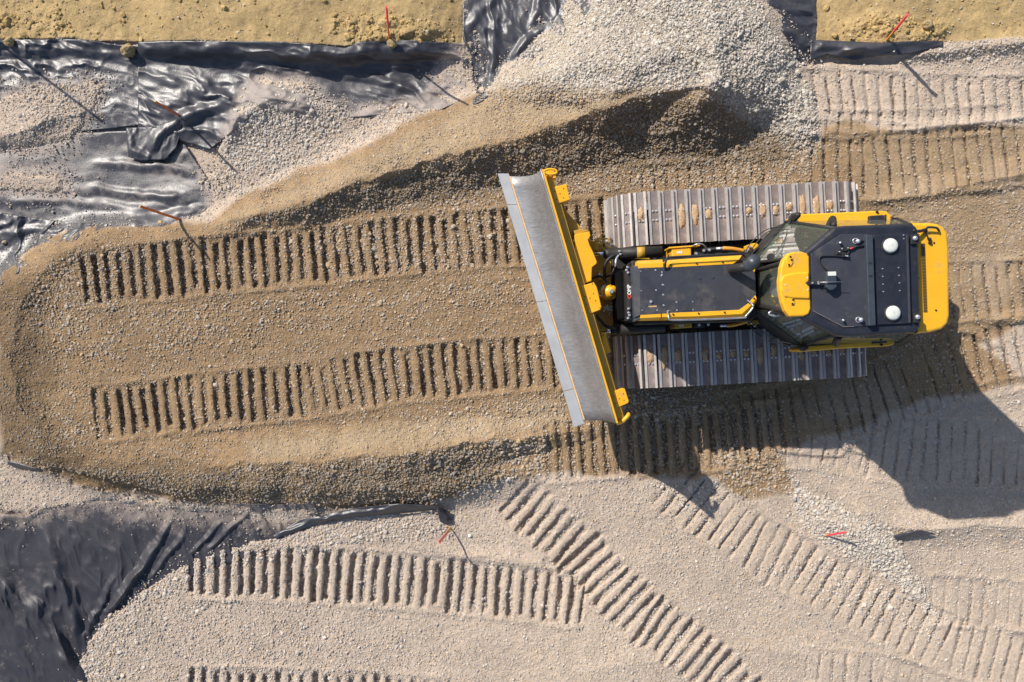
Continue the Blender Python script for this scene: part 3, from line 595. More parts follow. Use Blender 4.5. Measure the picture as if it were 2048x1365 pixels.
lump('clay_clod', 1856, 50, .07, 'clod', 'pale clay lump right of the leaning pink stake on the clay strip', 'clay clod', None, 19)
lump('stone', 321, 446, .032, 'rawwood', 'small pale yellow stone beside the lower orange stake', 'stone', None, 23, lift=.02)
lump('stone', 940, 1072, .028, 'white', 'single white stone on the pinkish gravel right of the salmon and yellow stake', 'stone', None, 29)

def seg_box(p0, p1, wd, th, bm):
    d = (p1-p0); L = d.length; d.normalize()
    up = Vector((0, 0, 1)); s = d.cross(up); s = s.normalized() if s.length > 1e-4 else Vector((1, 0, 0)); t = s.cross(d).normalized()
    r = bmesh.ops.create_cube(bm, size=1); mx = Matrix((s, t, d)).transposed().to_4x4()
    for v in r['verts']: v.co = (p0+p1)/2 + mx.to_3x3() @ Vector((v.co.x*wd, v.co.y*th, v.co.z*L))
def bm_obj(name, bm, m, parent=None, off=Vector(), bev=0., smooth=False, seg=2):
    for v in bm.verts: v.co -= off
    bmesh.ops.recalc_face_normals(bm, faces=bm.faces)
    if smooth:
        for f in bm.faces: f.smooth = True
    me = bpy.data.meshes.new(name); bm.to_mesh(me); bm.free()
    for q in (m if isinstance(m, (list, tuple)) else [m]): me.materials.append(M[q])
    o = link(bpy.data.objects.new(name, me), parent)
    if bev:
        b = o.modifiers.new('bevel', 'BEVEL'); b.width = bev; b.segments = seg; b.limit_method = 'ANGLE'; b.angle_limit = R(40)
    return o
def stake(bx, by, tx, ty, h, label, m0, m1=None, split=.6, wd=.037, th=.02, z0=None):
    z = gz(bx, by) if z0 is None else z0
    b = P(bx, by, z); t = P(tx, ty, z+h)
    root = bpy.data.objects.new('survey_stake', None); root.location = b; link(root); tag(root, label, 'survey stake', 'survey stakes around the fill')
    mid = b.lerp(t, split if m1 else 1.)
    bm = bmesh.new(); low = b-(t-b).normalized()*.12; seg_box(low, mid, wd, th, bm); bm_obj('shaft', bm, m0, root, b, .003)
    if m1:
        bm = bmesh.new(); seg_box(mid, t, wd*1.08, th*1.15, bm); bm_obj('painted_top', bm, m1, root, b, .003)
    bm = bmesh.new(); d = (t-b).normalized(); seg_box(t, t+d*.004, wd*.9, th*.9, bm); bm_obj('cut_end', bm, 'rawwood' if not m1 else m1, root, b)
    return root
stake(366, 236, 310, 203, .98, 'orange painted stake standing on the creased sheet, middle of the left side', 'wood')
stake(361, 440, 280, 413, .92, 'orange painted stake at the lower rim of the dusty sheet, above the upper track prints', 'wood')
stake(778, 78, 773, 15, 1.05, 'upright stake with pink top and orange foot between yellow clay and black sheet', 'wood', 'pink', .48)
stake(1774, 80, 1815, 30, .82, 'leaning stake with pink top on the right clay strip', 'orange', 'pink', .35, .05)
stake(902, 1056, 877, 1086, .52, 'short stake with salmon tip and yellow foot at the end of the rolled plastic edge', 'rawwood', 'salmon', .35, .04)
stake(1650, 1072, 1692, 1065, .36, 'thin bright red stake leaning out of the small white gravel mound', 'orange', 'pink', .15, .026, .012)
stake(-34, 62, -46, 40, 1.1, 'stake just beyond the upper left border whose shadow crosses the sheet', 'wood')

# ------------------------------------------------------------------ the bulldozer
A0 = R(3.1); DH = Vector((math.cos(A0), math.sin(A0), 0)); NH = Vector((-math.sin(A0), math.cos(A0), 0))
O = P(1475, 575, 0); DZ = bpy.data.objects.new('bulldozer', None); DZ.location = O; link(DZ)
tag(DZ, 'yellow crawler bulldozer with black cab roof and angled grey blade on the gravel pad', 'bulldozer')
def prism(name, pts, z1, z0, m, parent=DZ, bev=.006, seg=2, tilt=None):
    bm = bmesh.new(); top = []; bot = []
    for i, p in enumerate(pts):
        zt = p[2] if len(p) > 2 else z1
        a = P(p[0], p[1], zt); top.append(bm.verts.new(a)); bot.append(bm.verts.new(Vector((a.x, a.y, zt-(z1-z0)))))
    n = len(pts); bm.faces.new(top); bm.faces.new(bot[::-1])
    for i in range(n): bm.faces.new((top[i], bot[i], bot[(i+1) % n], top[(i+1) % n]))
    return bm_obj(name, bm, m, parent, O, bev, seg=seg)
def tube_bm(bm, pts, r, n=10):
    pts = [Vector(p) for p in pts]; rings = []; m = len(pts); ref = Vector((0, 0, 1))
    for i, p in enumerate(pts):
        d = (pts[min(i+1, m-1)]-pts[max(i-1, 0)]).normalized()
        s = d.cross(ref)
        if s.length < 1e-3: s = d.cross(Vector((1, 0, 0)))
        s.normalize(); t = s.cross(d).normalized(); rr = r[i] if isinstance(r, (list, tuple)) else r
        rings.append([bm.verts.new(p+rr*(math.cos(2*math.pi*k/n)*s+math.sin(2*math.pi*k/n)*t)) for k in range(n)])
    for a, b in zip(rings[:-1], rings[1:]):
        for k in range(n): bm.faces.new((a[k], a[(k+1) % n], b[(k+1) % n], b[k]))
    bm.faces.new(rings[0][::-1]); bm.faces.new(rings[-1])
def smoothpts(pts, k=6):
    out = []; n = len(pts); pts = [Vector(p) for p in pts]
    for i in range(n-1):
        p0, p1, p2, p3 = pts[max(i-1, 0)], pts[i], pts[i+1], pts[min(i+2, n-1)]
        for j in range(k):
            t = j/k; out.append(.5*((2*p1)+(p2-p0)*t+(2*p0-5*p1+4*p2-p3)*t*t+(-p0+3*p1-3*p2+p3)*t**3))
    out.append(pts[-1]); return out
def tube(name, pts, r, m, parent=DZ, sm=True, n=10):
    q = [P(*p) for p in pts]
    if sm and len(q) > 2: q = smoothpts(q)
    bm = bmesh.new(); tube_bm(bm, q, r, n); return bm_obj(name, bm, m, parent, O, smooth=True)
def disc_bm(bm, c, r, h, n=24, rtop=None):
    r2 = r if rtop is None else rtop
    tube_bm(bm, [c-Vector((0, 0, h)), c-Vector((1e-5, 0, h*.25)), c], [r, r, r2], n)
def bolts(name, pts, r, m='bolt', parent=DZ, h=.015):
    for p in pts:
        bm = bmesh.new(); disc_bm(bm, P(*p)+Vector((0, 0, h)), r, h*1.6, 8, r*.7); bm_obj(name, bm, m, parent, O)
def dome(name, p, r, h, m, parent=DZ):
    bm = bmesh.new(); c = P(*p); prof = [(r*1.0, 0), (r, h*.45), (r*.93, h*.75), (r*.75, h*.92), (r*.4, h), (.001, h*1.02)]
    tube_bm(bm, [c+Vector((1e-6*i, 0, z)) for i, (q, z) in enumerate(prof)], [q for q, z in prof], 32); return bm_obj(name, bm, m, parent, O, smooth=True)
def quad(name, pts, th, m, parent=DZ):
    bm = bmesh.new(); v = [P(*p) for p in pts]; nrm = (v[1]-v[0]).cross(v[2]-v[0]).normalized()
    a = [bm.verts.new(q) for q in v]; b = [bm.verts.new(q-nrm*th) for q in v]; k = len(v)
    bm.faces.new(a); bm.faces.new(b[::-1])
    for i in range(k): bm.faces.new((a[i], b[i], b[(i+1) % k], a[(i+1) % k]))
    return bm_obj(name, bm, m, parent, O)

# --- tracks
def box_local(bm, s0, s1, w0, w1, n0, n1, F, mi):
    o, ds, dw, dn = F
    vs_ = [bm.verts.new(o+ds*s+dw*w+dn*n) for s in (s0, s1) for w in (w0, w1) for n in (n0, n1)]
    for f in ((0, 1, 3, 2), (4, 6, 7, 5), (0, 4, 5, 1), (2, 3, 7, 6), (0, 2, 6, 4), (1, 5, 7, 3)):
        fc = bm.faces.new([vs_[i] for i in f]); fc.material_index = mi
TW = .745/2
def shoe_mesh():
    bm = bmesh.new(); F = (Vector(), Vector((1, 0, 0)), Vector((0, 1, 0)), Vector((0, 0, 1)))
    box_local(bm, -.056, .046, -TW, TW, -.012, .010, F, 0)
    box_local(bm, -.0925, -.0565, -TW, TW, -.006, .024, F, 1)
    box_local(bm, .0465, .0785, -TW, TW, -.012, .058, F, 1)
    for w in (.03-.064, .03+.064):
        for s in (-.030, .022):
            tube_bm(bm, [Vector((s, w, .008)), Vector((s+1e-5, w, .024)), Vector((s, w, .030))], [.017, .017, .010], 8)
    for f in bm.faces:
        if f.material_index not in (0, 1): f.material_index = 2
    me = bpy.data.meshes.new('track_shoe')
    bmesh.ops.recalc_face_normals(bm, faces=bm.faces)
    for f in bm.faces:
        if len(f.verts) != 4 or f.calc_area() < .0009 and abs(f.calc_center_median().y-.03) < .09 and f.calc_center_median().z > .0105 and f.calc_center_median().z < .031 and -.05 < f.calc_center_median().x < .045: f.material_index = 2
    bm.to_mesh(me); bm.free()
    for q in ('shoe', 'shoetip', 'bolt'): me.materials.append(M[q])
    return me
SHOE = shoe_mesh()
def lump_bm(bm, c, ax, ay, az, rx, ry, rz, seed):
    from mathutils import noise as mn
    r = bmesh.ops.create_icosphere(bm, subdivisions=3, radius=1); off = Vector((seed*3.7, seed*1.9, seed*.7))
    for v in r['verts']:
        a = mn.fractal(v.co*2.2+off, .9, 2., 4); q = v.co*(1+.38*a); v.co = c+ax*q.x*rx+ay*q.y*ry+az*q.z*rz
def make_track(cp0, cp1, mudlist, seed):
    a = P(*cp0); b = P(*cp1); L = (b-a).length; D = (b-a).normalized(); D.z = 0; D.normalize(); W = Vector((-D.y, D.x, 0)); c = (a+b)/2; c.z = 0
    rr = .515; zc = .575; half = L/2-rr-.055
    per = 4*half+2*math.pi*rr; n = round(per/.189); st = per/n
    bm = bmesh.new()
    # track frame, idler and sprocket inside the chain
    F = (c+Vector((0, 0, zc)), D, W, Vector((0, 0, 1)))
    box_local(bm, -half, half, -.16, .16, -.30, .20, F, 0)
    root = None
    for sg in (-1, 1):
        cc = c+D*half*sg+Vector((0, 0, zc)); tube_bm(bm, [cc-W*.12, cc+W*.12], rr-.09, 28)
    for k in range(6):
        cc = c+D*(-half+.25+k*(2*half-.5)/5)+Vector((0, 0, .16)); tube_bm(bm, [cc-W*.2, cc+W*.2], .10, 14)
    # chain links
    for s in (-.11, .11):
        ring = []
        for i in range(64):
            t = i/64*per; p, dn, ds = stadium(t, half, rr)
            ring.append(c+(D*p[0]+Vector((0, 0, p[1])))*.86*1.0+Vector((0, 0, zc))+W*s)
        for i in range(64):
            p0, p1 = ring[i], ring[(i+1) % 64]
            seg_box(p0, p1+(p1-p0)*.05, .05, .07, bm)
    tr = bm_obj('track', bm, 'dark', DZ, O)
    for i in range(n):
        p, nn, ds = stadium((i+.35)*st, half, rr)
        if i == 0 and False: pass
        s_ = bpy.data.objects.new('track_shoe', SHOE); link(s_, tr)
        dsv = D*ds[0]+Vector((0, 0, ds[1])); nv = D*nn[0]+Vector((0, 0, nn[1])); wv = W
        if dsv.cross(wv).dot(nv) < 0: wv = -W
        mx = Matrix((dsv, wv, nv)).transposed().to_4x4(); mx.translation = c+D*p[0]+Vector((0, 0, zc+p[1]))+nv*.0-O
        s_.matrix_local = mx
    r = random.Random(seed)
    for i in range(n):
        p, nn, ds = stadium((i+.35)*st, half, rr)
        if nn[1] < .95 or r.random() > mudlist: continue
        cpt = c+D*(p[0]-.005)+Vector((0, 0, zc+p[1]+.008))+W*(.03+r.uniform(-.03, .03)); ly = (r.uniform(.05, .11) if r.random() < .85 else .15) if i > 3 else r.uniform(.10, .18)
        bm = bmesh.new(); lump_bm(bm, cpt, D, W, Vector((0, 0, 1)), r.uniform(.044, .052), ly, .032, seed*20+i)
        bm_obj('packed_soil', bm, 'mud', tr, O, smooth=True)
    return tr
def stadium(t, half, r):
    """point, outward normal, travel direction on the chain loop in its own plane; t = 0 at the front of the top run"""
    S = [2*half, math.pi*r, 2*half, math.pi*r]; t = t % sum(S)
    if t < S[0]: return (-half+t, r), (0, 1), (1, 0)
    t -= S[0]
    if t < S[1]:
        a = math.pi/2-t/r; return (half+r*math.cos(a), r*math.sin(a)), (math.cos(a), math.sin(a)), (math.sin(a), -math.cos(a))
    t -= S[1]
    if t < S[2]: return (half-t, -r), (0, -1), (-1, 0)
    t -= S[2]; a = -math.pi/2-t/r; return (-half+r*math.cos(a), r*math.sin(a)), (math.cos(a), math.sin(a)), (math.sin(a), -math.cos(a))
make_track((1217, 444.5, .95), (1733, 416.1, .95), .88, 2)
make_track((1236, 726, .95), (1747, 699, .95), .85, 5)

# --- frame and belly between the tracks
prism('main_frame', [(1222, 500), (1560, 486), (1700, 470), (1790, 470), (1800, 655), (1700, 668), (1500, 662), (1228, 662)], .95, .38, 'dark', bev=.02)
prism('engine_bay', [(1262, 522), (1500, 508), (1530, 530), (1532, 622), (1500, 643), (1275, 650)], 1.78, .9, 'dark', bev=.02)
prism('rear_housing', [(1560, 462), (1820, 452), (1826, 664), (1590, 672)], 1.25, .5, 'dark', bev=.02)
# --- hood
hood = prism('hood', [(1264, 531, 2.05), (1280, 536, 2.12), (1484, 527, 2.12), (1511, 546, 2.12), (1513, 591, 2.12), (1483, 622, 2.12), (1281, 631, 2.12), (1268, 637, 2.05)], 2.12, 1.72, 'black', bev=.012, seg=3)
prism('hood_nose', [(1262, 533, 2.02), (1277, 532, 2.095), (1281, 637, 2.095), (1268, 645, 2.02)], 2.09, 1.2, 'navy', hood, .01)
def sidepanel(inner, outer, low, name='side_panel'):
    bm = bmesh.new(); z = (2.128, 2.128, 1.96, 1.2)
    rows = [[bm.verts.new(P(x, y, z[0])) for x, y in inner], [bm.verts.new(P(x, y, z[1])) for x, y in outer], [bm.verts.new(P(x, y, z[2])) for x, y in low]]
    lo = [P(x, y, z[2]) for x, y in low]; rows.append([bm.verts.new(Vector((p.x, p.y, z[3]))) for p in lo])
    ii = [P(x, y, z[0]) for x, y in inner]; rows.append([bm.verts.new(Vector((p.x, p.y, z[3]))) for p in ii])
    n = len(inner); rows.append(rows[0])
    for a, b in zip(rows[:-1], rows[1:]):
        for i in range(n-1): bm.faces.new((a[i], a[i+1], b[i+1], b[i]))
    for k in (0, n-1):
        bm.faces.new([rows[j][k] for j in range(5)][::(1 if k else -1)])
    return bm_obj(name, bm, 'yellow', hood, O, .004)
sidepanel([(1277, 537.5), (1318, 535.5), (1327, 535)], [(1276, 528), (1317, 526), (1326, 525.5)], [(1275, 522), (1316, 520), (1325, 519.5)])
sidepanel([(1330, 536), (1400, 532), (1466, 528.5)], [(1330, 528.5), (1400, 525), (1478, 520)], [(1333, 521), (1400, 516), (1484, 511)])
sidepanel([(1281, 627.5), (1322, 626.5)], [(1281, 637), (1322, 635)], [(1280, 642), (1321, 641)])
sidepanel([(1324, 626.5), (1400, 624), (1479, 620), (1497, 607)], [(1324, 635), (1400, 633), (1484, 628.5), (1503, 611)], [(1323, 641), (1400, 639.5), (1487, 635.5), (1507, 616)])
sidepanel([(1500, 603), (1511, 591)], [(1504, 609), (1513.5, 597.5)], [(1506, 613), (1514, 603)])
sidepanel([(1498, 533), (1509, 545)], [(1504, 528), (1511.5, 535)], [(1507, 524), (1513, 531)])
bolts('bolt', [(1341, 530, 2.132), (1393, 527, 2.132), (1445, 524.5, 2.132), (1346, 629, 2.132), (1397, 627, 2.132), (1449, 625, 2.132), (1508, 597, 2.132), (1505, 533, 2.132)], .011, 'rubber', hood)
bolts('bolt', [(1281, 543, 2.12), (1311, 541, 2.12), (1282, 582, 2.12), (1312, 581, 2.12), (1284, 621, 2.12), (1314, 621, 2.12), (1324, 550, 2.12), (1325, 570, 2.12), (1326, 590, 2.12), (1327, 611, 2.12), (1353, 605, 2.12), (1385, 604, 2.12), (1354, 621, 2.12), (1386, 620, 2.12)], .012, 'bolt', hood)
bolts('hinge', [(1324, 545, 2.12), (1323, 552, 2.12), (1327, 570.5, 2.12), (1327, 590.5, 2.12), (1328, 611.5, 2.12), (1337, 622, 2.12), (1336, 626, 2.12)], .010, 'bolt', hood)
bolts('stud', [(1399, 557, 2.12), (1425, 555, 2.12), (1401, 598, 2.12), (1427, 596, 2.12)], .026, 'black', hood, .012)
bm = bmesh.new()
for a, b in (((1322, 537), (1324, 627)), ((1279, 538), (1280, 627))):
    seg_box(P(*a, 2.122), P(*b, 2.122), .006, .004, bm)
bm_obj('panel_gap', bm, 'tan', hood, O)
prism('hatch_gap', [(1289.5, 585.3), (1313.5, 584.3), (1314.5, 612.5), (1290.5, 613.5)], 2.123, 2.10, 'void', hood, 0)
hh = prism('inspection_hatch', [(1291, 587), (1312, 586), (1313, 611), (1292, 612)], 2.132, 2.11, 'black', hood, .003)
bolts('latch', [(1302, 604, 2.134)], .020, 'bolt', hood, .02)
prism('hatch_rim', [(1291, 612.5), (1314, 611.5), (1313, 614.5), (1294, 615)], 2.13, 2.11, 'tan', hood, .002)
prism('hatch_gap', [(1351.8, 600.6), (1389.2, 598.6), (1390.2, 622.4), (1352.8, 624.4)], 2.123, 2.10, 'void', hood, 0)
prism('access_cover', [(1353, 602), (1388, 600), (1389, 621), (1354, 623)], 2.13, 2.11, 'black', hood, .003)
# nose: guard in front of the radiator
rg = prism('radiator_guard', [(1236, 541), (1262, 538), (1266, 640), (1240, 640)], 1.62, .8, 'void', bev=.03)
prism('guard_bar', [(1253, 537, 1.92), (1261, 537, 1.92), (1264, 641, 1.92), (1256, 642, 1.92)], 1.92, 1.2, 'dark', rg, .008)
bolts('bolt', [(1255, 535, 1.93), (1253, 541, 1.93), (1256, 546, 1.93), (1257, 618, 1.93), (1257, 626, 1.93), (1259, 631, 1.93), (1256, 637, 1.93)], .016, 'bolt', rg, .02)
def text(name, s, px, py, z, size, m, parent, rot=0.):
    c = bpy.data.curves.new(name, 'FONT'); c.body = s; c.size = size; c.extrude = .001; c.align_x = 'CENTER'; c.align_y = 'CENTER'; c.materials.append(M[m]); c.offset = .002
    o = link(bpy.data.objects.new(name, c), parent); o.location = P(px, py, z)-O; o.rotation_euler = (0, 0, rot)
    bpy.context.view_layer.update(); me = bpy.data.meshes.new_from_object(o.evaluated_get(bpy.context.evaluated_depsgraph_get()))
    n_ = link(bpy.data.objects.new(name, me), parent); n_.location = o.location; n_.rotation_euler = o.rotation_euler; bpy.data.objects.remove(o); n_.name = name; return n_
M['lettering'] = mat('lettering', (.75, .75, .72), .5)
text('lettering', 'OMP', 1258.5, 580, 1.925, .062, 'lettering', rg, R(90+3))
bm = bmesh.new(); cpt = P(1258.7, 593, 1.923)
for i in range(4):
    a = i*math.pi/2; b = a+math.pi/2
    seg_box(cpt+Vector((math.cos(a)*.022, math.sin(a)*.036, 0)), cpt+Vector((math.cos(b)*.022, math.sin(b)*.036, 0)), .010, .004, bm)
bm_obj('diamond_emblem', bm, 'red', rg, O)
# handrails
tube('handrail', [(1331, 541, 2.12), (1330.5, 530, 2.18), (1333, 520, 2.2), (1342, 515, 2.2), (1400, 512, 2.2), (1470, 508, 2.2), (1484, 508, 2.18), (1490, 514, 2.12)], .014, 'rubber')
tube('handrail', [(1335, 622, 2.12), (1336.5, 630, 2.18), (1338, 637, 2.2), (1345, 640.5, 2.2), (1400, 639.5, 2.2), (1484, 636, 2.2), (1492, 632, 2.2), (1505, 617, 2.2), (1505, 610, 2.2), (1495, 601, 2.12)], .012, 'steel')
# exhaust elbow
ex = tube('exhaust_pipe', [(1462, 540, 2.15), (1473, 537, 2.26), (1484, 535.5, 2.34), (1494, 533, 2.38)], .058, 'dark', n=20)
tube('exhaust_tip', [(1490, 534, 2.37), (1499, 531, 2.4), (1507, 524, 2.46), (1510, 518, 2.52)], [.07, .078, .085, .07], 'navy', ex, False, 20)

# --- cab
def lower(p, z): a = P(*p); k = FPX/(HC-z); return (1024+a.x*k, 682.5-a.y*k, z)
cab = prism('cab', [lower(q, 1.32) for q in ((1517, 541, 2.0), (1505, 527, 1.78), (1573, 444, 1.7), (1793, 438, 1.62), (1798, 685, 1.62), (1603, 691, 1.7), (1508, 620, 1.78), (1520, 612, 2.0))], 1.32, 1.0, 'dark', bev=.01)
T1, T2, T3 = (1604, 514, 2.96), (1670, 457, 2.99), (1822, 451, 2.99)
U1, U2, U3 = (1604, 629, 2.96), (1673, 670, 2.99), (1832, 663, 2.99)
B0, B1, B2 = (1517, 541, 2.0), (1505, 527, 1.78), (1573, 444, 1.7)
D0, D1, D2 = (1520, 612, 2.0), (1508, 620, 1.78), (1603, 691, 1.7)
B3, D3 = (1793, 438, 1.62), (1798, 685, 1.62)
def lower(p, z): a = P(*p); k = FPX/(HC-z); return (1024+a.x*k, 682.5-a.y*k, z)
glass = [('windshield', [B0, T1, U1, D0]), ('door_glass', [B1, T1, T2, B2]), ('door_glass', [D1, D2, U2, U1]), ('side_window', [B2, T2, T3, B3]), ('side_window', [D2, D3, U3, U2]), ('rear_window', [B3, T3, U3, D3])]
for nme, q in glass: quad(nme, q, .006, 'glass', cab)
for a, b in ((B1, B2), (B2, B3), (B3, D3), (D3, D2), (D2, D1)):
    quad('door_panel', [a, b, lower(b, 1.25), lower(a, 1.25)], .02, 'dark', cab)
quad('door_panel', [B0, D0, lower(D0, 1.25), lower(B0, 1.25)], .02, 'dark', cab); 
def pillar(pts, r=.026, nme='pillar'): tube(nme, pts, r, 'rubber', cab, False, 8)
for a, b in ((B1, B2), (D1, D2), (B1, T1), (D1, U1), (T1, T2), (U1, U2), (B2, T2), (D2, U2), (B3, T3), (D3, U3), (T2, T3), (U2, U3), (B0, D0)): pillar([a, b], .022)
for a, b in ((B2, B3), (D2, D3)): pillar([a, b], .016)
pillar([B0, T1], .03); pillar([D0, U1], .03)
def mid(a, b, t): return tuple(a[i]*(1-t)+b[i]*t for i in range(3))
seat = prism('operator_seat', [(1640, 525, 1.62), (1700, 522, 1.62), (1703, 590, 1.62), (1643, 593, 1.62)], 1.62, 1.32, 'seat', DZ, .04, 3)
prism('backrest', [(1692, 526, 2.35), (1712, 525, 2.35), (1715, 592, 2.35), (1695, 593, 2.35)], 2.35, 1.5, 'seat', seat, .03, 3)
prism('armrest', [(1615, 500, 1.85), (1670, 497, 1.85), (1671, 515, 1.85), (1616, 518, 1.85)], 1.85, 1.32, 'seat', cab, .02)
prism('armrest', [(1622, 608, 1.85), (1672, 605, 1.85), (1673, 622, 1.85), (1623, 625, 1.85)], 1.85, 1.32, 'seat', cab, .02)
prism('dashboard', [(1531, 553, 1.75), (1556, 550, 1.75), (1558, 603, 1.75), (1533, 605, 1.75)], 1.75, 1.32, 'seat', cab, .02)
prism('cloth', [(1552, 534, 1.95), (1563, 532, 1.95), (1562, 541, 1.95), (1553, 542, 1.95)], 1.95, 1.90, 'teal', cab, .01)
tube('joystick', [(1600, 506, 1.5), (1596, 505, 1.95)], .02, 'rubber', cab); tube('joystick', [(1610, 615, 1.5), (1604, 616, 1.95)], .02, 'rubber', cab)
# door hardware seen through and on the glass
def ringbm(bm, c, r, rt, n=24, ax=Vector((1, 0, 0)), ay=Vector((0, 1, 0)), ry=None):
    ry = ry or r; pts = [c+ax*r*math.cos(2*math.pi*i/n)+ay*ry*math.sin(2*math.pi*i/n) for i in range(n+1)]; tube_bm(bm, pts, rt, 6)
bm = bmesh.new(); ringbm(bm, P(1549, 627, 2.28), .07, .012, ry=.028); bm_obj('door_handle', bm, 'bolt', cab, O, smooth=True)
bm = bmesh.new(); c_ = P(1543, 514, 2.25); disc_bm(bm, c_, .045, .05, 16); bm_obj('door_latch', bm, 'rubber', cab, O)
for pts in ([(1588, 440, 1.9), (1597, 430, 2.0), (1585, 434, 1.9), (1578, 447, 1.85)], [(1655, 456, 2.7), (1662, 440, 2.6), (1667, 438, 2.6), (1668, 452, 2.8)], [(1675, 672, 2.7), (1670, 686, 2.6), (1674, 688, 2.6), (1678, 675, 2.8)], [(1600, 692, 1.8), (1606, 698, 1.9), (1614, 694, 1.9)]):
    tube('hinge_bracket', pts, .034, 'rubber', cab, True, 8)
# brush guards: thin rods bowed ahead of the doors
for pts in ([(1490, 512, 1.7), (1497, 493, 1.75), (1520, 468, 1.8), (1545, 456, 1.8), (1570, 455, 1.85)], [(1498, 508, 1.75), (1516, 482, 1.8), (1540, 462, 1.8), (1566, 458, 1.9)], [(1500, 512, 1.8), (1530, 480, 1.85), (1560, 462, 1.95)],
            [(1494, 640, 1.7), (1510, 664, 1.75), (1540, 682, 1.8), (1590, 696, 1.8)], [(1500, 642, 1.75), (1520, 660, 1.8), (1550, 680, 1.8), (1592, 690, 1.85)]):
    tube('wiper_cable', pts, .0065, 'rubber', cab, n=6)
tube('grab_rail', [(1770, 450, 1.9), (1769, 432, 1.95), (1771, 430, 1.95), (1771, 446, 1.95)], .014, 'rubber', cab, False, 8)
tube('grab_rail', [(1783, 434, 1.95), (1783, 448, 1.95)], .014, 'rubber', cab, False, 8)
tube('grab_rail', [(1778, 668, 1.95), (1779, 680, 1.95), (1790, 680, 1.95), (1790, 668, 1.95)], .014, 'rubber', cab, False, 8)
tube('grab_rail', [(1600, 447, 1.85), (1640, 449, 1.9), (1700, 444, 1.9), (1735, 450, 1.9)], .010, 'rubber', cab, True, 8)
# roof
roof = prism('roof', [(1606, 506), (1622, 494), (1668, 455), (1690, 451), (1820, 447), (1832, 450), (1838, 460), (1843, 652), (1838, 662), (1828, 666), (1700, 675), (1676, 673), (1612, 641), (1600, 632)], 3.08, 2.93, 'roofblack', DZ, .045, 5)
prism('roof_panel', [(1622, 508), (1682, 469), (1736, 468), (1741, 652), (1688, 655), (1626, 624)], 3.092, 3.05, 'black', roof, .004)
bm = bmesh.new()
for a, b in (((1626, 622), (1687, 654)), ((1687, 654), (1708, 653.5))):
    seg_box(P(*a, 3.092), P(*b, 3.092), .007, .004, bm)
bm_obj('roof_seam', bm, 'seam', roof, O)
prism('cross_beam', [(1732, 470), (1746, 470), (1752, 651), (1738, 652)], 3.16, 3.05, 'navy', roof, .008)
prism('beam_slot', [(1737, 524.5), (1744, 524.3), (1744.2, 528.5), (1737.2, 528.7)], 3.163, 3.15, 'rubber', roof, .0)
prism('beam_slot', [(1738, 550.5), (1745, 550.3), (1745.2, 554.5), (1738.2, 554.7)], 3.163, 3.15, 'rubber', roof, .0)
rp = prism('rear_roof_panel', [(1747, 470), (1816, 467), (1822, 647), (1753, 650)], 3.11, 3.05, 'roofblack', roof, .006)
prism('roof_ridge', [(1813, 470), (1817, 470), (1822, 646), (1818, 646)], 3.125, 3.08, 'black', roof, .004)
dome('work_light', (1780, 492, 3.11), .083, .045, 'white', roof); dome('work_light', (1785, 626.5, 3.11), .083, .045, 'white', roof)
for p in ((1780, 492.5, 3.115), (1785, 627, 3.115)):
    bm = bmesh.new(); ringbm(bm, P(*p), .09, .010, 32); bm_obj('light_gasket', bm, 'rubber', roof, O, smooth=True)
prism('corner_mount', [(1822, 470), (1839, 468), (1840, 487), (1823, 489)], 3.12, 3.0, 'rubber', roof, .006); prism('corner_mount', [(1827, 627), (1841, 626), (1842, 645), (1828, 646)], 3.12, 3.0, 'rubber', roof, .006)
for p, r_ in (((1830, 477), .028), ((1835, 634.5), .028), ((1716, 483), .027), ((1722, 640), .027), ((1680.5, 486), .016), ((1686.5, 641), .016)):
    bm = bmesh.new(); tube_bm(bm, [P(*p, 3.08), P(*p, 3.13)+Vector((1e-5, 0, 0)), P(*p, 3.145), P(*p, 3.15)+Vector((1e-5, 0, 0))], [r_, r_, r_*.75, r_*.25], 16)
    bm_obj('lifting_eye', bm, 'bolt', roof, O, smooth=True)
for p in ((1711, 482.5, 3.1), (1717, 640, 3.1)):
    bm = bmesh.new(); ringbm(bm, P(*p), .03, .005, 16); bm_obj('washer', bm, 'bolt', roof, O, smooth=True)
bolts('screw', [(1765, 538, 3.112), (1765.5, 553.5, 3.112), (1766, 569, 3.112), (1766.5, 584, 3.112), (1797, 536, 3.112), (1798, 551.5, 3.112), (1799, 566.5, 3.112), (1799.5, 582, 3.112), (1807, 471, 3.112), (1807.5, 478, 3.112)], .008, 'bolt', roof, .01)
# antenna box with its arm and cable
an = prism('receiver_box', [(1653, 543), (1672.5, 542.5), (1674, 574), (1667, 580), (1660, 581), (1653, 575)], 3.19, 3.09, 'navy', DZ, .008)
prism('paper_label', [(1655.5, 544), (1672, 543.5), (1672.4, 551.5), (1656, 552)], 3.193, 3.18, 'white', an, 0)
prism('box_ridge', [(1654, 563.5), (1673, 564.5), (1673, 567), (1654, 566)], 3.20, 3.18, 'rubber', an, .002)
prism('receiver_arm', [(1616, 562), (1654, 562), (1654, 571), (1616, 571), (1612, 566)], 3.14, 3.08, 'rubber', roof, .01)
bolts('bolt', [(1625, 566.5, 3.145), (1636.5, 565, 3.145), (1637, 568, 3.145)], .011, 'bolt', roof)
tube('antenna_rod', [(1640, 565, 3.21), (1687, 564, 3.22)], .0035, 'steel', roof, False, 6)
tube('cable', [(1656, 542, 3.12), (1648, 535, 3.11), (1640, 524, 3.105), (1639, 516, 3.105), (1646, 512.5, 3.105), (1668, 512, 3.105), (1685, 513, 3.11), (1694, 510, 3.11), (1700, 500, 3.11), (1712, 494, 3.11), (1736, 490, 3.11)], .0095, 'rubber', roof)
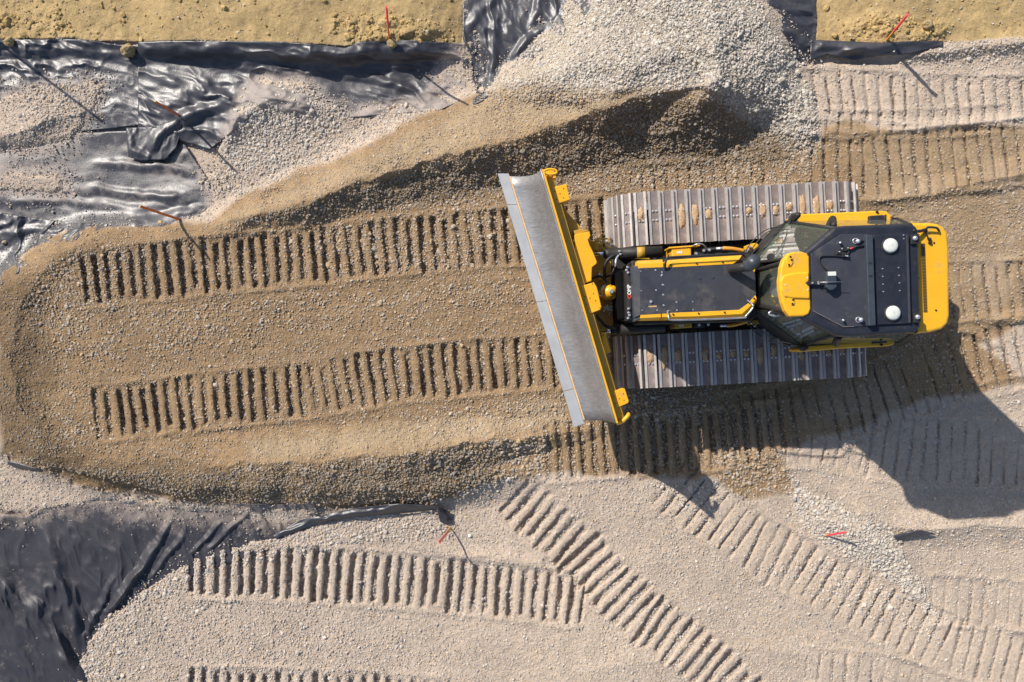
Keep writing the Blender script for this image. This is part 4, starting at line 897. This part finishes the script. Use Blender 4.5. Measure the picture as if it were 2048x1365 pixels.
tube('cable', [(1672, 509, 3.12), (1680, 498, 3.115), (1696, 496, 3.115), (1702, 499, 3.115), (1714, 493, 3.115)], .007, 'dark', roof)
tube('cable', [(1716, 484, 3.12), (1724, 482, 3.11), (1736, 481, 3.11)], .009, 'rubber', roof)
bm = bmesh.new()
for a, b in (((1681, 501), (1697, 499)), ((1679, 507), (1692, 508)), ((1683, 512), (1697, 512))): seg_box(P(*a, 3.115), P(*b, 3.115), .03, .03, bm)
bm_obj('connector', bm, 'rubber', roof, O, .004)
bolts('connector_tip', [(1679, 504, 3.13), (1684, 498, 3.13), (1696, 496.5, 3.13), (1692, 512.5, 3.13), (1695, 513, 3.13)], .008, 'bolt', roof)
tube('cable', [(1700, 498, 3.125), (1707, 496, 3.125)], .008, 'red', roof)
# yellow visor
vis = prism('visor', [(1577, 507), (1588, 504), (1604, 503.5), (1614, 507), (1619, 514), (1620, 560), (1615, 567), (1621, 573), (1622, 618), (1618, 629), (1608, 633), (1580, 634), (1571, 622), (1565, 606), (1562, 592), (1560, 580), (1559, 562), (1561, 550), (1562, 536), (1567, 520)], 3.10, 2.98, 'yellow', DZ, .02, 3)
prism('visor_step', [(1566, 552), (1575, 549), (1590, 546), (1618, 544), (1619, 562), (1613, 567), (1620, 572), (1620, 598), (1585, 597), (1570, 594), (1563, 582), (1562, 562)], 3.125, 3.08, 'yellow', vis, .018, 3)
for y0, dx in ((522, 0), (597, 2)):
    prism('lamp_pod', [(1575+dx, y0-11), (1580+dx, y0-12), (1586+dx, y0-6), (1586+dx, y0+4), (1582+dx, y0+11), (1576+dx, y0+12), (1573+dx, y0+4), (1573+dx, y0-4)] if not dx else [(1575, y0-12), (1581, y0-12), (1587, y0-2), (1590, y0+8), (1589, y0+13), (1583, y0+14), (1577, y0+5), (1574, y0-4)], 3.112, 3.09, 'yellow', vis, .006)
bolts('bolt', [(1581, 514, 3.114), (1578, 530, 3.114), (1583, 520, 3.114), (1580, 591, 3.114), (1585, 608, 3.114), (1586, 600, 3.114)], .012, 'rubber', vis, .006)
bolts('rivet', [(1615, 556, 3.126), (1616, 580, 3.126), (1571, 570, 3.126)], .010, 'white', vis, .004)

# --- rear tank, fenders
tank = prism('fuel_tank', [(1822, 446), (1862, 446), (1876, 448), (1889, 455), (1896, 466), (1899, 500), (1900, 632), (1896, 648), (1884, 659), (1862, 665), (1826, 668)], 2.97, 1.15, 'yellow', bev=.035, seg=4)
prism('vent_grille', [(1842, 487), (1850, 487), (1855, 624), (1847, 624)], 2.973, 2.95, 'dyellow', tank, .0)
bm = bmesh.new()
for i in range(46):
    y_ = 488.5+i*3.0; xo = (y_-487)*.036; seg_box(P(1842.5+xo, y_, 2.976), P(1849.5+xo, y_, 2.976), .008, .006, bm)
bm_obj('louvre_slots', bm, 'dark', tank, O)
bolts('bolt', [(1835, 493, 2.975), (1837, 557, 2.975), (1838, 620, 2.975), (1868, 486, 2.975), (1872, 621, 2.975)], .011, 'dark', tank, .006)
tube('grab_handle', [(1853, 462, 2.98), (1853, 458, 3.02), (1857, 455, 3.03), (1872, 456, 3.03), (1876, 459, 3.02), (1878, 462, 2.98)], .013, 'rubber', tank)
tube('cap_chain', [(1850, 464, 2.99), (1854, 470, 2.985), (1856, 478, 2.985), (1860, 480, 2.985)], .008, 'dark', tank)
bolts('filler_cap', [(1859, 479, 2.98), (1860, 486, 2.98)], .020, 'dark', tank, .02)
tube('hose_end', [(1826, 462, 3.08), (1838, 463, 3.04), (1850, 460, 3.0)], .018, 'rubber', tank)
for pts, nm in (([(1588, 434), (1594, 428.5), (1640, 427), (1762, 421.5), (1774, 423), (1783, 431), (1785, 441), (1770, 443), (1680, 444), (1600, 445)], 0), ([(1594, 700), (1612, 693), (1680, 688), (1770, 680), (1784, 681), (1790, 684), (1788, 690), (1776, 693), (1680, 698), (1597, 705)], 1)):
    f = prism('fender', pts, 1.72, 1.36, 'yellow', bev=.02, seg=3)
    if nm == 0:
        prism('battery_box', [(1739, 432), (1768, 430), (1769, 443), (1740, 444)], 1.78, 1.6, 'rubber', f, .01); bolts('bolt', [(1754, 424, 1.73)], .018, 'dark', f)
    else:
        prism('battery_box', [(1746, 679), (1774, 677), (1775, 686), (1747, 688)], 1.78, 1.6, 'rubber', f, .01); bolts('bolt', [(1763, 690, 1.73)], .018, 'dark', f)
prism('platform', [(1600, 443), (1790, 439), (1812, 446), (1812, 466), (1600, 470)], 1.55, 1.3, 'dark', bev=.01); prism('platform', [(1612, 672), (1812, 662), (1800, 682), (1620, 692)], 1.55, 1.3, 'dark', bev=.01)
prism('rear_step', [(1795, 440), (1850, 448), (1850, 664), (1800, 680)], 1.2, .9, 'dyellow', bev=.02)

# --- lift cylinders, arms, hoses
c1 = tube('lift_cylinder', [(1218, 508, 1.25), (1325, 504, 1.36)], .078, 'dark', sm=False, n=20); tube('piston_rod', [(1184, 509, 1.20), (1222, 508, 1.25)], .028, 'chrome', c1, False, 16)
tube('cylinder_collar', [(1208, 508.3, 1.23), (1226, 507.7, 1.26)], .066, 'rubber', c1, False, 20); tube('yellow_band', [(1274, 506, 1.315), (1290, 505.4, 1.33)], .0795, 'dyellow', c1, False, 20)
c2 = tube('lift_cylinder', [(1234, 660, 1.25), (1330, 654, 1.36)], .074, 'dark', sm=False, n=20); tube('piston_rod', [(1200, 664, 1.20), (1236, 661, 1.25)], .028, 'chrome', c2, False, 16)
tube('cylinder_collar', [(1222, 661.5, 1.23), (1240, 660, 1.26)], .062, 'rubber', c2, False, 20)
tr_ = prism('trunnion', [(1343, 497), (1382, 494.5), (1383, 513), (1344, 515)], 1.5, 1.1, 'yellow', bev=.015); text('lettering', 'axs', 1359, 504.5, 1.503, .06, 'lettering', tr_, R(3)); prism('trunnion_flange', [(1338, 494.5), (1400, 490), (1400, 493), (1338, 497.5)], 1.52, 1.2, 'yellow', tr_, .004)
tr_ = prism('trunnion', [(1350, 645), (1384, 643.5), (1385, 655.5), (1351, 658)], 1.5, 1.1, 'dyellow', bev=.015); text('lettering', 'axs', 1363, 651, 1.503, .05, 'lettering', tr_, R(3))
for yy, pts in ((0, [(1388, 499), (1412, 497), (1412, 511), (1388, 513)]), (1, [(1390, 646), (1410, 645), (1410, 655), (1390, 657)])): prism('clamp', pts, 1.46, 1.1, 'dark', bev=.01)
bolts('bolt', [(1392, 508, 1.47), (1407, 502, 1.47), (1418, 501, 1.44), (1416, 649, 1.46), (1398, 650, 1.46)], .022, 'bolt', h=.03)
tube('hose', [(1384, 494, 1.5), (1392, 489.5, 1.55), (1404, 489, 1.55), (1412, 496, 1.5)], .012, 'steel'); tube('hose', [(1410, 500, 1.42), (1425, 499, 1.44), (1440, 498, 1.45)], .024, 'rubber')
tube('orange_hose', [(1446, 497, 1.5), (1465, 498, 1.52), (1487, 502, 1.5)], .026, 'orange'); tube('hose_fitting', [(1432, 498, 1.48), (1448, 497, 1.5)], .02, 'bolt', sm=False)
tube('orange_hose', [(1454, 652, 1.48), (1474, 649, 1.5), (1494, 643, 1.5)], .024, 'orange'); tube('hose_fitting', [(1440, 652, 1.46), (1456, 651, 1.48)], .02, 'bolt', sm=False)
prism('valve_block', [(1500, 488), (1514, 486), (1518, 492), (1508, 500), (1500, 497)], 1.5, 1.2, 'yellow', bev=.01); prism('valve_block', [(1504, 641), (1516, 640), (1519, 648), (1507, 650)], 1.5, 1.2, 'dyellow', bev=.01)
bolts('nut', [(1496, 500, 1.5), (1492, 504, 1.5), (1500, 494, 1.52), (1503, 646, 1.5), (1510, 652, 1.5)], .018, 'bolt', h=.03)
tube('hose', [(1240, 510, 1.32), (1226, 512, 1.4), (1213, 524, 1.4), (1209, 540, 1.35), (1211, 556, 1.2)], .021, 'rubber'); tube('hose', [(1237, 511, 1.4), (1232, 520, 1.45), (1231, 532, 1.45), (1226, 545, 1.35)], .014, 'bolt')
tube('hose', [(1231, 533, 1.45), (1226, 545, 1.35), (1216, 553, 1.25), (1196, 553, 1.2), (1180, 560, 1.1), (1172, 566, 1.05)], .016, 'rubber'); tube('hose', [(1198, 552, 1.25), (1206, 556, 1.3), (1214, 566, 1.3)], .018, 'rubber')
tube('hose', [(1193, 632, 1.1), (1202, 643, 1.2), (1213, 653, 1.3), (1232, 658, 1.35)], .021, 'rubber')
bolts('hose_clip', [(1199, 549, 1.27), (1203, 553, 1.27), (1241, 509, 1.36), (1239, 503, 1.36)], .016, 'bolt', h=.02)
# push frame
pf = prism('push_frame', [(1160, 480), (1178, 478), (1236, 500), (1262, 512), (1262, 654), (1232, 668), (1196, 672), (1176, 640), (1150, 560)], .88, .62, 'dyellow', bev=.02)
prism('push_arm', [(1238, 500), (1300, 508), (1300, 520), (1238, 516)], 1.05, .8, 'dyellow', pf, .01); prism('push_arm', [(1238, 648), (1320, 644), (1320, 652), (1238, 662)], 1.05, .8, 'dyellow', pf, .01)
prism('rib', [(1198, 541), (1204, 541), (1206, 560), (1200, 560)], 1.0, .8, 'yellow', pf, .004)
kn = tube('pivot_ball', [(1205, 585, 1.18), (1213, 584.5, 1.24), (1222, 584, 1.30), (1226, 584, 1.30)], [.05, .085, .10, .05], 'yellow', sm=False, n=20)
bolts('pivot_bolt', [(1223, 583.5, 1.39)], .035, 'bolt', kn, .03); prism('pivot_cap', [(1209, 573), (1228, 571), (1237, 577), (1237, 592), (1228, 598), (1212, 597), (1206, 588)], 1.30, 1.0, 'yellow', kn, .025); dome('pivot_dome', (1221, 584, 1.30), .072, .07, 'yellow', kn)
tube('pivot_pin', [(1196, 588, 1.12), (1208, 586, 1.2)], .045, 'bolt', kn, False, 16); tube('collar', [(1209, 581, 1.22), (1212, 580.5, 1.25)], .07, 'white', kn, False, 20)
bm = bmesh.new(); r5 = random.Random(8)
for i in range(26):
    p = P(1217+r5.gauss(0, 5), 616+r5.gauss(0, 5), .93); rr5 = r5.uniform(.012, .024)
    rs = bmesh.ops.create_icosphere(bm, subdivisions=1, radius=rr5); 
    for v in rs['verts']: v.co += p
bm_obj('caught_gravel', bm, 'white', pf, O)
lat = bmesh.new()
for a, b in (((1196, 480), (1218, 500)), ((1198, 500), (1220, 482)), ((1194, 478), (1220, 478)), ((1194, 478), (1194, 502)), ((1207, 480), (1207, 502))): seg_box(P(*a, 1.0), P(*b, 1.0), .02, .03, lat)
bm_obj('mesh_guard', lat, 'dyellow', DZ, O)
prism('guard_side', [(1190, 480), (1198, 479), (1198, 504), (1190, 500)], 1.05, .8, 'dyellow', bev=.006)

# --- blade
SA, SB = P(1018, 352.5, .94), P(1167.5, 841.5, .94); TA, TB = P(1083.5, 338.5, 1.76), P(1232.5, 846.5, 1.76)
CA, CB = P(995.5, 347.5, .80), P(1148, 854.5, .80); EA, EB = P(1017.5, 347.5, .93), P(1169, 848, .93)
nb = 22; th0, th1 = R(14), R(86)
prof = []
for i in range(nb):
    th = th0+(th1-th0)*i/(nb-1)
    prof.append(((math.sin(th)-math.sin(th0))/(math.sin(th1)-math.sin(th0)), (math.cos(th0)-math.cos(th))/(math.cos(th0)-math.cos(th1))))
bm = bmesh.new(); nl = 24; rows = []
for fu, fz in prof:
    a = SA.lerp(TA, fu); b = SB.lerp(TB, fu); a.z = b.z = .94+fz*(1.76-.94); rows.append([bm.verts.new(a.lerp(b, j/nl)) for j in range(nl+1)])
for a, b in zip(rows[:-1], rows[1:]):
    for j in range(nl): bm.faces.new((a[j], b[j], b[j+1], a[j+1]))
bl = bm_obj('blade', bm, 'blade', DZ, O, smooth=True)
sm_ = bl.modifiers.new('thickness', 'SOLIDIFY'); sm_.thickness = .02; sm_.offset = 1
def strip(name, a0, b0, a1, b1, t0, t1, m, th=.03, parent=None, bev=.003):
    bm = bmesh.new(); v = [a0.lerp(b0, t0), a0.lerp(b0, t1), a1.lerp(b1, t1), a1.lerp(b1, t0)]
    top = [bm.verts.new(p) for p in v]; bot = [bm.verts.new(p-Vector((0, 0, th))) for p in v]
    bm.faces.new(top); bm.faces.new(bot[::-1])
    for i in range(4): bm.faces.new((top[i], bot[i], bot[(i+1) % 4], top[(i+1) % 4]))
    return bm_obj(name, bm, m, parent or bl, O, bev)
g_ = .0012
for i, (t0, t1) in enumerate(((0, .124), (.124, .508), (.508, .86), (.86, 1.))):
    strip('cutting_edge', CA, CB, EA, EB, t0+(g_ if i else 0), t1-(g_ if i < 3 else 0), 'edge', .035)
up = Vector((0, 0, .030)); bkk = (TA-SA); bkk.z = 0; bkk.normalize(); strip('edge_seam', SA-bkk*.004+up, SB-bkk*.004+up, SA+bkk*.020+up*1.3, SB+bkk*.020+up*1.3, .004, .996, 'tan', .07)
bk = (TA-SA); bk.z = 0; bk.normalize(); ax_ = (TB-TA).normalized()
strip('top_rim', TA+Vector((0, 0, .01)), TB+Vector((0, 0, .01)), TA+bk*.028+Vector((0, 0, .01)), TB+bk*.028+Vector((0, 0, .01)), 0, 1, 'yellow', .30)
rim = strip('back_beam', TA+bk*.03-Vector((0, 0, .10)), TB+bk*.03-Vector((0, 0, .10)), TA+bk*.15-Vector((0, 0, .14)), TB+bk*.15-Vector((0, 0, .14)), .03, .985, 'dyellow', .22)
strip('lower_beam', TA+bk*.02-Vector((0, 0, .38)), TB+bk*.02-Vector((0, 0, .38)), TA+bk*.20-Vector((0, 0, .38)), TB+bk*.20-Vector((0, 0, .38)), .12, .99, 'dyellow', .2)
def bplate(pts, z, nm='bracket_plate', mm='yellow', holes=(), dz=.12):
    o = prism(nm, pts, z, z-dz, mm, bl, .008)
    if holes: bolts('bolt_hole', [(x, y, z+.0) for x, y in holes], .008, 'rubber', bl, .003)
    return o
bplate([(1101, 376), (1133, 368), (1137, 386), (1140, 400), (1108, 410), (1104, 392)], 1.64, holes=[(1109, 383), (1127, 378), (1120, 388), (1127, 396), (1113, 399)])
bplate([(1091, 340), (1108, 341), (1112, 352), (1112, 372), (1099, 376)], 1.58, 'end_plate'); bplate([(1094, 352), (1105, 350), (1098, 366)], 1.60, 'gusset')
bm = bmesh.new(); ringbm(bm, P(1101, 344, 1.64), .085, .016, 24, ry=.035); bm_obj('end_ring', bm, 'yellow', bl, O, smooth=True)
bplate([(1108, 410), (1126, 405), (1134, 424), (1150, 442), (1160, 452), (1163, 466), (1146, 480), (1126, 450)], 1.39, 'blade_mount', 'dyellow')
bplate([(1149, 470), (1160, 467), (1179, 463), (1181, 472), (1176, 480), (1179, 490), (1186, 504), (1194, 524), (1193, 528), (1184, 535), (1183, 562), (1166, 568), (1162, 556), (1150, 510)], 1.56, 'blade_mount')
bplate([(1146, 462), (1163, 458), (1178, 462), (1150, 471)], 1.52, 'gusset', 'dyellow')
bplate([(1161, 573), (1188, 565), (1194, 575), (1203, 615), (1201, 620), (1175, 630), (1170, 610)], 1.64, holes=[(1185, 568), (1170, 594), (1180, 597), (1187, 588), (1191, 602), (1174, 609), (1200, 616), (1175, 627)])
bplate([(1202, 664), (1212, 668), (1216, 684), (1222, 704), (1208, 710)], 1.39, holes=[(1203, 672), (1207, 671)])
bplate([(1219, 785), (1246, 777), (1250, 778), (1258, 803), (1256, 807), (1230, 818), (1226, 812)], 1.64, holes=[(1228, 793), (1247, 788), (1239, 798), (1232, 808), (1248, 801)])
bplate([(1228, 818), (1243, 812), (1248, 828), (1243, 838), (1233, 846)], 1.56, 'end_plate', 'dyellow')
tube('end_lip', [(1234, 847, 1.60), (1246, 842, 1.64), (1256, 832, 1.64), (1257, 829, 1.60)], .028, 'yellow', bl)
